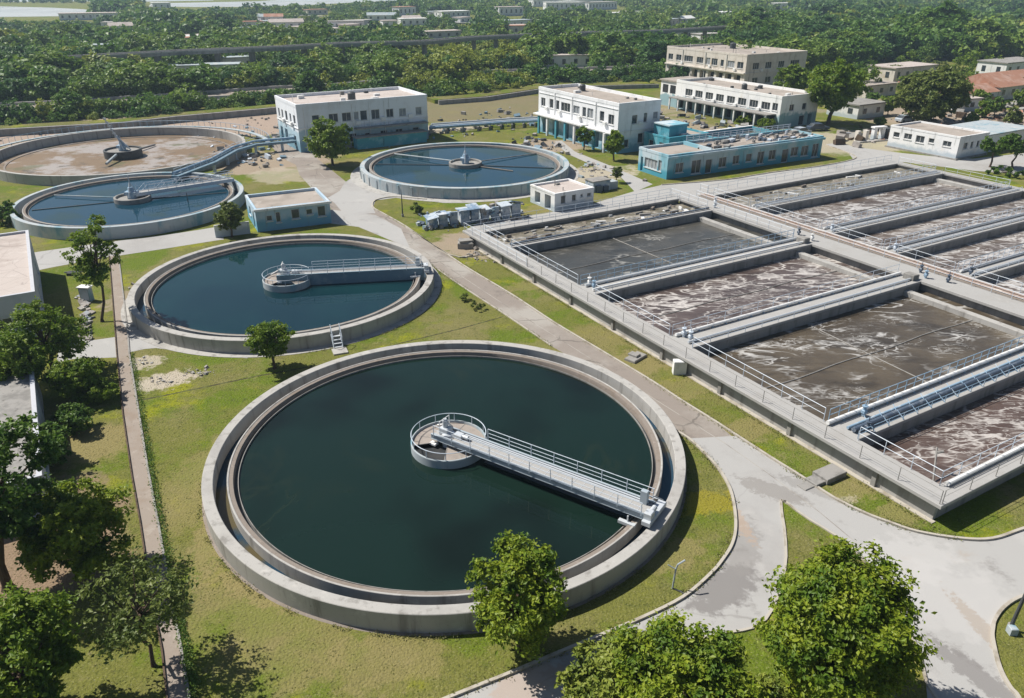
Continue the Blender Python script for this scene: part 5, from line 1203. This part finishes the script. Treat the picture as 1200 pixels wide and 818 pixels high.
tree('round bright green tree at the foot of the largest tank, by the lower kerb', 608, 762, 6.0, 2.1, .8, 20000, .105, 'leafA', 1, lobes=22, lr=.42, twigs=22, tr=.12)
tree('largest bright green tree on the wedge shaped island, right of the lower kerb', 966, 822, 7.6, 3.05, 1.0, 34000, .11, 'leafA', 2, lobes=30, lr=.38, twigs=26, tr=.2, name='tree')
tree('wide bright green tree at the bottom edge, left of the largest island tree', 796, 880, 5.9, 3.0, .6, 30000, .105, 'leafA', 3, lobes=30, lr=.36, twigs=22, tr=.17)
tree('lower bushy tree at the bottom edge, directly left of the wide bottom tree', 722, 856, 4.1, 2.4, .4, 16000, .11, 'leafE', 4, lobes=20, lr=.4, twigs=18, tr=.12)
tree('yellowish small tree at the bottom edge below the largest island tree', 896, 850, 2.4, 1.2, .2, 5000, .10, 'leafE', 5, lobes=14, lr=.42, tr=.1)
tree('small round dark green tree standing between the second tank and the largest tank', 322, 432, 4.1, 1.75, 1.0, 7000, .12, 'leafB', 6, lobes=16, lr=.42, tr=.11)
tree('full round tree on the small lawn in front of the left white building', 390, 194, 7.4, 3.6, 1.5, 6500, .26, 'leafB', 7, lobes=20, lr=.42, tr=.22)
tree('tall thin open tree beside the pink path at the left', 120, 377, 10.4, 1.9, 2.8, 6500, .13, 'leafB', 8, lobes=20, lr=.45, twigs=12, tr=.13, lean=(1.2, 0), hollow=.5, spread=.3)
tree('leafy green tree with a dark trunk in front of the left slab roofed building', 67, 441, 6.2, 3.2, 1.3, 10500, .125, 'leafB', 9, lobes=16, lr=.38, twigs=16, tr=.18, lean=(-.6, 0))
tree('tall dark tree with a thick trunk at the left edge', 10, 690, 9.6, 2.7, 2.8, 14500, .125, 'leafC', 10, lobes=18, lr=.38, twigs=18, tr=.24, lean=(1.6, .3))
tree('dense dark bush like tree left of the pink path, beside the tall dark tree', 100, 676, 5.4, 2.6, .4, 17000, .115, 'leafA', 11, lobes=18, lr=.38, twigs=18, tr=.14)
tree('dark glossy tree in the bottom left corner', 46, 840, 6.2, 2.5, .8, 19000, .11, 'leafB', 12, lobes=18, lr=.38, twigs=20, tr=.16, lean=(-.3, 0))
tree('thin sparse olive tree over the pink path at the lower left', 180, 780, 5.9, 2.3, 1.6, 2900, .105, 'leafD', 13, lobes=18, lr=.40, twigs=12, tr=.09, spread=.34)
tree('dark bush growing on the shaded lawn above the dense bush like tree', 62, 545, 2.8, 1.6, .2, 5000, .13, 'leafC', 14, lobes=14, tr=.08)
tree('low sprawling shrub on the lawn left of the pink path, just below the cross path', 112, 470, 1.7, 1.7, .1, 3500, .12, 'leafB', 15, lobes=14, lr=.5, tr=.06, cat='shrub', name='shrub')
tree('second low shrub in the shade right of the dark trunk', 86, 505, 1.8, 1.4, .1, 3000, .12, 'leafC', 16, lobes=12, lr=.5, tr=.06, cat='shrub', name='shrub')
tree('small shrub touching the pink path below the cross path', 108, 438, 1.3, .9, .1, 1500, .11, 'leafB', 17, lobes=10, lr=.5, tr=.05, cat='shrub', name='shrub')
tree('grey green small tree beside the pale blue shed', 272, 278, 4.3, 1.75, .7, 3800, .17, 'leafD', 18, lobes=14, lr=.42, tr=.12)
tree('small tree in front of the near corner of the middle white building', 719, 188, 5.0, 1.8, 1.2, 2600, .26, 'leafB', 19, lobes=14, tr=.14)
tree('thin small tree in front of the blue columns of the middle white building', 684, 176, 4.0, 1.5, 1.6, 1600, .25, 'leafB', 20, lobes=10, tr=.12)
tree('tiny tree on the lawn corner between the grey equipment block and the road', 722, 214, 2.6, .8, .4, 900, .18, 'leafD', 21, lobes=8, tr=.07)
tree('tall full tree at the right end of the long white building', 970, 146, 12.4, 6.0, 3.2, 9000, .42, 'leafB', 22, lobes=26, lr=.42, tr=.42)
tree('wide olive tree behind the white single storey building on the right', 1085, 146, 10.4, 8.0, 1.6, 9500, .44, 'leafD', 23, lobes=30, lr=.38, tr=.4)
tree('umbrella shaped tree left of its twin, beside the far end of the basin', 1160, 196, 4.9, 2.9, 2.6, 2600, .26, 'leafC', 24, lobes=12, lr=.5, tr=.16)
tree('umbrella shaped tree at the right edge, beside the far end of the basin', 1186, 198, 5.3, 3.0, 2.7, 2600, .26, 'leafC', 25, lobes=12, lr=.5, tr=.16)
tree('light green tree between the beige block and the tall full tree', 925, 118, 8.5, 4.0, 1.2, 3800, .42, 'leafB', 26, lobes=18, tr=.2)
tree('bush against the right face of the middle white building', 752, 172, 3.0, 1.1, .2, 900, .24, 'leafA', 27, lobes=8, tr=.08, cat='shrub', name='shrub')
tree('scruffy dry bush on the lawn between the road and the second tank', 560, 362, .75, .9, .05, 600, .09, 'leafD', 28, lobes=8, tr=.03, cat='shrub', name='shrub')
tree('scruffy dry bush beside the road, upper left of its neighbour on the lawn', 545, 352, .7, .6, .05, 420, .09, 'leafD', 29, lobes=8, tr=.03, cat='shrub', name='shrub')
tree('dark bush at the left edge below the bluish tank', 4, 262, 2.4, 2.4, .1, 2200, .2, 'leafC', 30, lobes=12, tr=.08, cat='shrub', name='shrub')
tree('bush with purple shade at the corner of the long ruined wall', 488, 250, 1.4, .9, .1, 600, .15, 'leafD', 33, lobes=8, tr=.04, cat='shrub', name='shrub')
tree('hedge like bush at the far right corner of the basin', 1178, 206, 1.3, 3.2, .1, 1500, .22, 'leafC', 34, lobes=14, tr=.06, cat='shrub', name='shrub')
tree('green bush at the right end of the arcade of the long white building', 898, 152, 2.2, 2.2, .1, 1800, .26, 'leafB', 63, lobes=12, tr=.06, cat='shrub', name='shrub')
tree('low bush in front of the arcade middle of the long white building', 872, 146, 1.8, 1.8, .1, 1400, .26, 'leafA', 64, lobes=10, tr=.06, cat='shrub', name='shrub')
tree('loose bush between the middle white building and the pump house', 786, 160, 2.2, 1.6, .1, 1300, .26, 'leafD', 65, lobes=10, tr=.06, cat='shrub', name='shrub')
tree('weedy shrub against the turquoise foot of the left white building', 470, 164, 1.8, 1.8, .1, 1300, .24, 'leafB', 66, lobes=10, tr=.06, cat='shrub', name='shrub')
tree('young tree in the shade between the dark trunk and the pink path', 92, 468, 3.4, 1.7, .5, 6000, .12, 'leafB', 61, lobes=16, tr=.08)
tree('leaning young tree at the left edge above the tall dark tree', 30, 470, 5.2, 2.0, 1.0, 8000, .13, 'leafB', 62, lobes=18, tr=.11)
vrg = np.random.default_rng(77)                              # scattered village trees
vspots = [(1040, 135, 4.5), (1020, 128, 4), (1120, 130, 5), (1150, 138, 3.5), (1136, 150, 3), (1165, 135, 4), (1185, 148, 3.5), (1060, 118, 6), (1000, 118, 6), (985, 128, 5), (1110, 112, 6), (1140, 105, 5), (1195, 125, 4), (1010, 100, 7), (1045, 95, 5), (1125, 92, 7), (1160, 86, 6), (1190, 100, 4), (1090, 88, 6), (1016, 110, 7), (1060, 84, 7), (1085, 76, 8), (1105, 100, 6), (1135, 84, 7), (1150, 112, 5), (1175, 108, 5), (1205, 112, 6), (1120, 118, 5), (1070, 108, 6), (995, 104, 7), (1200, 86, 7), (1145, 125, 4), (1030, 150, 2.2), (1128, 163, 2), (1175, 160, 2.4)]
for i, (px, py, hh) in enumerate(vspots):
    tree('scattered green tree among the village houses on the right', px, py, hh, hh * .5, .5, 900, .32, ('leafB', 'leafC', 'leafD', 'leafB')[i % 4], 100 + i, lobes=10, tr=.1, group='trees among the village houses', limbs=False)

# ------------------------------------------------------------------ hedge strip and weeds along the path (uncountable)
rg = np.random.default_rng(3)
edge = np.array(spline(P([(153, 415), (165, 485), (175, 548), (187, 613), (201, 690), (213, 753), (224, 818)]), 30))
ii = rg.integers(0, len(edge), 5200)
C = np.c_[edge[ii] + rg.normal(size=(5200, 2)) * [.13, .13] + [.12, 0], np.abs(rg.normal(size=5200)) * .12]
V, F = leaf_quads(C, np.zeros_like(C), .055, rg)
o = bpy.data.objects.new('hedge_strip', raw_mesh('hedge_strip', V, F, [M['leafC']])); COL.objects.link(o)
tag(o, 'narrow strip of low green weeds along the right edge of the pink path', 'weeds', kind='stuff')
# grass tufts: short blades over the near lawns, denser where the photo shows rough grass
def inside(poly, X, Y):
    r = np.zeros(len(X), bool); j = len(poly) - 1
    for i in range(len(poly)):
        xi, yi = poly[i]; xj, yj = poly[j]
        c = ((yi > Y) != (yj > Y)) & (X < (xj - xi) * (Y - yi) / (yj - yi + 1e-12) + xi); r ^= c; j = i
    return r
lawn_no = [west + east, yard, pathL + pathR[::-1]]
lawn_no = [P(p) for p in lawn_no]
islw = P(isl)
n = 130000
X, Y = rg.uniform(-30, 34, n), 14 + 62 * rg.random(n) ** 1.35
bad = np.zeros(n, bool)
for p in lawn_no: bad |= inside(p, X, Y)
bad &= ~inside(islw, X, Y)
for c, r in ((C1, 15.1), (C2, 15.3)): bad |= np.hypot(X - c[0], Y - c[1]) < r
bad |= inside([ab(.3, .3), ab(XR, .3), ab(XR, YB), ab(.3, YB)], X, Y)
clump = np.sin(X * 1.9 + 2 * np.sin(Y * .9)) * np.sin(Y * 1.6 + 1.7 * np.sin(X * 1.1)) + rg.normal(size=n) * .6
bad |= clump < .05
X, Y = X[~bad], Y[~bad]; n = len(X)
C = np.c_[X, Y, np.full(n, .018)]
V, F = leaf_quads(C, rg.normal(size=(n, 3)),   .04 * np.ones((n, 1)) * (1 + .5 * rg.random((n, 1))), rg, up=2.2, outw=.4, asp=.3)
ex, ey = [], []
def ragged(pts, nn, sg, off=0.0):
    q_ = np.array(spline(pts, 24)); k_ = rg.integers(0, len(q_), nn)
    w_ = np.sin(k_ * .31) + np.sin(k_ * .083 + 1) > -.2
    q_ = q_[k_][w_]; ex.extend(q_[:, 0] + rg.normal(size=len(q_)) * sg + off); ey.extend(q_[:, 1] + rg.normal(size=len(q_)) * sg)
ragged(P([(795, 507), (836, 543), (860, 592), (848, 655), (800, 701), (750, 726), (645, 770), (530, 817)]), 2200, .16, -.1)
ragged(P([(526, 300), (600, 346), (700, 409), (800, 471), (900, 535), (975, 583), (1042, 613), (1126, 632)]), 2600, .16, .1)
ragged([ab(-.05, y_) for y_ in range(0, 60, 4)], 2600, .12)
ragged([(C1[0] + 15.25 * math.cos(R(a_)), C1[1] + 15.25 * math.sin(R(a_))) for a_ in range(150, 391, 12)], 3000, .10)
ragged([(C2[0] + 15.3 * math.cos(R(a_)), C2[1] + 15.3 * math.sin(R(a_))) for a_ in range(-70, 40, 10)], 900, .10)
ragged(P([(513, 316), (540, 335), (592, 369), (645, 405)]), 900, .14)
C2_ = np.c_[np.array(ex), np.array(ey), np.abs(rg.normal(size=len(ex))) * .06 + .02]
V2, F2 = leaf_quads(C2_, np.zeros_like(C2_), .06, rg, up=.8, outw=.1, asp=.4)
V, F = np.concatenate([V, V2]), np.concatenate([F, F2 + len(V)])
M['tuft'] = leaf_mat('grass_tuft', (.14, .16, .03), (.34, .31, .15), (.10, .14, .014), .3, .35)
o = bpy.data.objects.new('grass', raw_mesh('grass', V, F, [M['tuft']])); COL.objects.link(o)
tag(o, 'tufts of rough grass on the lawns round the tanks', 'grass', kind='stuff')

# ------------------------------------------------------------------ the woods
rg = np.random.default_rng(12)
e32, n32 = np.array([math.cos(R(32)), math.sin(R(32))]), np.array([-math.sin(R(32)), math.cos(R(32))])
def polyd(line, X, Y):
    """signed distance in y beyond a polyline given as function of x"""
    L = np.array(sorted(line)); return Y - np.interp(X, L[:, 0], L[:, 1])
pts = []
yy = 150.0
while yy < 1150:
    sp = 4.3 + (yy - 150) * .0052
    half = .72 * yy + 40
    xs = np.arange(-half, half, sp)
    pts.append(np.c_[xs + rg.uniform(-.45, .45, len(xs)) * sp, yy + rg.uniform(-.45, .45, len(xs)) * sp, np.full(len(xs), sp)])
    yy += sp * .9
T = np.concatenate(pts); X, Y, S = T.T
U, Vv = pix(X, Y)
roadlo, roadup = lo, up
d_lo, d_up = polyd(roadlo, X, Y), polyd(roadup, X, Y)
viap = [(p[0], p[1]) for p in [at(x, y, 7.0) for x, y in [(-60, 78), (60, 70), (123, 66.5), (213, 61.5), (333, 56.5), (400, 52.5), (497, 50), (555, 45), (630, 41.5), (697, 39), (780, 37), (848, 32.6), (940, 26)]]]
d_v = polyd(viap, X, Y)
bank_all = P([(-120, 166)] + bankp + [(420, 124), (505, 120)] + bankp2[1:] + [(800, 98), (900, 95), (935, 92), (1010, 80), (1060, 72), (1130, 73), (1200, 70), (1330, 66)])
d_b = polyd(bank_all, X, Y)
dens = np.where(d_b > 2.5, 1.0, 0.0)
dens[(d_b <= 2.5)] = 0
size = np.ones(len(X))
row = (d_b > 2.5) & (d_lo < -3.0) & (U < 800); size[row] = .48
dens[(d_lo > -2.0) & (d_up < 2.5) & (U < 900)] = 0
front = (d_lo > -14) & (d_lo < -3) & (U < 800); dens[front & (d_lo > -8)] = 0; size[front] = .36
dens[np.abs(d_v) < 4] = 0
fv = (d_v > -70) & (d_v < -4) & (U > 60) & (U < 880); size[fv] = np.minimum(size[fv], 1.0)
fv2 = (d_v > -26) & (d_v < -8) & (U > 200) & (U < 880); size[fv2] = .95
op = (U > 290) & (U < 550) & (Vv > 17) & (Vv < 50); dens[op] *= .42; size[op] = .7
op2 = (U > 540) & (U < 960) & (Vv > 8) & (Vv < 40); dens[op2] *= .75; size[op2] = .85
op3 = (U > 480) & (U < 620) & (Vv > 52) & (Vv < 84); size[op3] = .6
lake = (U < 114) & (Vv < 33) & (Vv > 5); dens[lake] = 0; size[(U < 130) & (Vv >= 33) & (Vv < 58)] = .6
riv = (U > 165) & (U < 470) & (Vv < 19 - (U - 165) * .032); dens[riv] = 0; size[(U > 165) & (U < 470) & (Vv < 30)] = .65
dens[(U <= 165) & (Vv < 3.4)] = 0; size[(U <= 165) & (Vv < 6)] = .5
gapf = np.sin(X / 47 + 1.9 * np.sin(Y / 61)) * np.sin(Y / 39 + 1.4 * np.sin(X / 53))
gp2 = (gapf > .66) & (Vv < 60) & (U > 290) & (Vv > 8); dens[gp2] *= .12
gp3 = (gapf > .45) & (Vv < 60) & (U > 250); size[gp3] = np.minimum(size[gp3], .6)
size[(U > 840) & (Vv < 100) & (Vv > 30)] *= 1.25
tw = (U > 600) & (U < 720) & (Vv > 5) & (Vv < 19); dens[tw] = .12
for px, py, L, Wd, rm, lb in far:                            # keep a view to each far house
    du = 895.0 / 28 * (py + 31) / 31 * .03 * (L + 6)
    hw = L * 895 / np.hypot(*at(px, py)) * .6
    near = (U > px - 3) & (U < px + hw * 1.6 + 3) & (Vv > py - 3) & (Vv < py + (9 if py > 25 else 6))
    dens[near] = 0
keep = rg.random(len(X)) < dens * (.93 - .1 * np.clip((Y - 400) / 600, 0, 1))
vis = (U > -70) & (U < 1290) & (Vv < 230)
X, Y, S, U, Vv, size = (a[keep & vis] for a in (X, Y, S, U, Vv, size))
hx, hy = [], []
for a_, b_ in zip(lo[:-1], lo[1:]):
    L_ = math.dist(a_, b_); m_ = int(L_ / 1.9)
    for k in range(m_):
        for off in (2.2, 4.6):
            x_ = a_[0] + (b_[0] - a_[0]) * (k + rg.random()) / m_ + rg.normal() * .4; y_ = a_[1] + (b_[1] - a_[1]) * k / m_ - off - 1.2 * rg.random()
            if rg.random() < .92: hx.append(x_); hy.append(y_)
hx, hy = np.array(hx), np.array(hy); hu, hv = pix(hx, hy)
okh = (hu > -60) & (hu < 790)
hx, hy, hu, hv = hx[okh], hy[okh], hu[okh], hv[okh]
X, Y, S = np.r_[X, hx], np.r_[Y, hy], np.r_[S, np.full(len(hx), 5.2)]
U, Vv, size = np.r_[U, hu], np.r_[Vv, hv], np.r_[size, np.full(len(hx), .46) + .12 * rg.random(len(hx))]
# tone of each tree: patches of light, dark and yellow growth
def field(x, y, s, ph):
    return np.sin(x / s + 1.7 * np.sin(y / s * .7 + ph)) * np.sin(y / s * 1.2 + 1.3 * np.sin(x / s * .8 + ph * 2))
tone = field(X, Y, 26, .4) + rg.normal(size=len(X)) * .55
kindi = np.where(tone > .45, 1, np.where(tone < -.5, 2, 0))
yel = (U > 470) & (U < 620) & (Vv > 60) & (Vv < 110) & (rg.random(len(X)) < .75); kindi[yel] = 3
yel2 = (Vv < 60) & (U > 480) & (U < 900) & (rg.random(len(X)) < .22); kindi[yel2] = 1
yel3 = rg.random(len(X)) < .05; kindi[yel3] = 3
H = (5.0 + 2.6 * rg.random(len(X)) + 1.3 * field(X, Y, 40, 2.0)) * size * np.clip(.95 + (S - 4.3) * .07, .95, 1.3) * np.exp(rg.normal(size=len(X)) * .16)
H = np.maximum(H, 1.8)
FM = [M['forA'], M['forB'], M['forC'], M['forD']]
def forest_mesh(seed, nl, ls, mk):
    q = np.random.default_rng(seed)
    C, O, LC = crown_points(q, nl, .54, .50, .46, 13, .22, 10, .40, floor=.03, hollow=.4)
    V, F = leaf_quads(C, O, ls, q, up=.6, outw=.9, asp=.8)
    b = MB(); b.tube((0, 0, -.01), (0, 0, .6), .028, 6, .012, cap=False)
    V0 = np.array(b.v); F0 = np.array(b.f)
    me = raw_mesh('forest_tree', np.concatenate([V, V0]), np.concatenate([F, F0 + len(V)]), [mk, M['bark']], [0] * len(F) + [1] * len(F0))
    return me
order = np.argsort(np.hypot(X, Y) / H)                        # largest in the picture first
pick = [i for i in order if -25 < U[i] < 1225 and Vv[i] > -2][:295]
variants = [[forest_mesh(300 + 10 * k + j, 1700, .047, FM[k]) for j in range(4)] for k in range(4)]
names = ['mid green tree of the woods behind the works, seen as one of many alike', 'light green tree of the woods behind the works, seen as one of many alike', 'dark green tree of the woods behind the works, seen as one of many alike', 'yellow green tree of the woods behind the works, seen as one of many alike']
for i in pick:
    k = int(kindi[i])
    o = bpy.data.objects.new('forest_tree', variants[k][int(rg.integers(4))]); COL.objects.link(o)
    o.location = (X[i], Y[i], 0); s = H[i]; o.scale = (s * rg.uniform(1.0, 1.45), s * rg.uniform(1.0, 1.45), s); o.rotation_euler = (0, 0, rg.uniform(0, 6.28))
    tag(o, names[k], 'tree', 'trees of the woods behind the works')
rest = np.setdiff1d(np.arange(len(X)), pick)
VV, FF, MI, base = [], [], [], 0
protos = []
for lev, (nl, ls) in enumerate(((460, .085), (190, .125), (80, .18))):
    for j in range(4):
        q = np.random.default_rng(500 + 10 * lev + j)
        C, O, LC = crown_points(q, nl, .54, .52, .46, 13, .23, 7, .40, floor=.03, hollow=.4)
        protos.append((lev, C, O, ls))
dist = np.hypot(X, Y)
for i in rest:
    lev = 0 if dist[i] < 330 else 1 if dist[i] < 560 else 2
    _, C, O, ls = protos[lev * 4 + int(rg.integers(4))]
    a = rg.uniform(0, 6.28); ca, sa = math.cos(a), math.sin(a); Rm = np.array([[ca, -sa, 0], [sa, ca, 0], [0, 0, 1]])
    s = H[i]; sxy = s * rg.uniform(1.0, 1.45)
    Cw = (C @ Rm.T) * [sxy, sxy, s] + [X[i], Y[i], 0]
    V, F = leaf_quads(Cw, O @ Rm.T, ls * s, rg, up=.6, outw=.9, asp=.8)
    VV.append(V); FF.append(F + base); base += len(V); MI += [int(kindi[i])] * len(F)
o = bpy.data.objects.new('forest', raw_mesh('forest', np.concatenate(VV), np.concatenate(FF), FM, MI)); COL.objects.link(o)
tag(o, 'far woods stretching to the horizon as one green mass', 'forest', kind='stuff')
print('forest trees', len(X), 'faces', len(MI))

# ------------------------------------------------------------------ air
hz = MB().box(-2300, 2300, -140, 3300, -1, 45).build('haze', bpy.data.materials.new('haze'))
hm = hz.data.materials[0]; hm.use_nodes = True
hm.node_tree.nodes.remove(hm.node_tree.nodes['Principled BSDF'])
pv = hm.node_tree.nodes.new('ShaderNodeVolumePrincipled')
pv.inputs['Color'].default_value = (.62, .82, 1.0, 1); pv.inputs['Density'].default_value = .00026; pv.inputs['Anisotropy'].default_value = .2
hm.node_tree.links.new(pv.outputs[0], hm.node_tree.nodes['Material Output'].inputs['Volume'])
tag(hz, 'thin bluish summer haze over the works and the far woods', 'haze', kind='stuff')
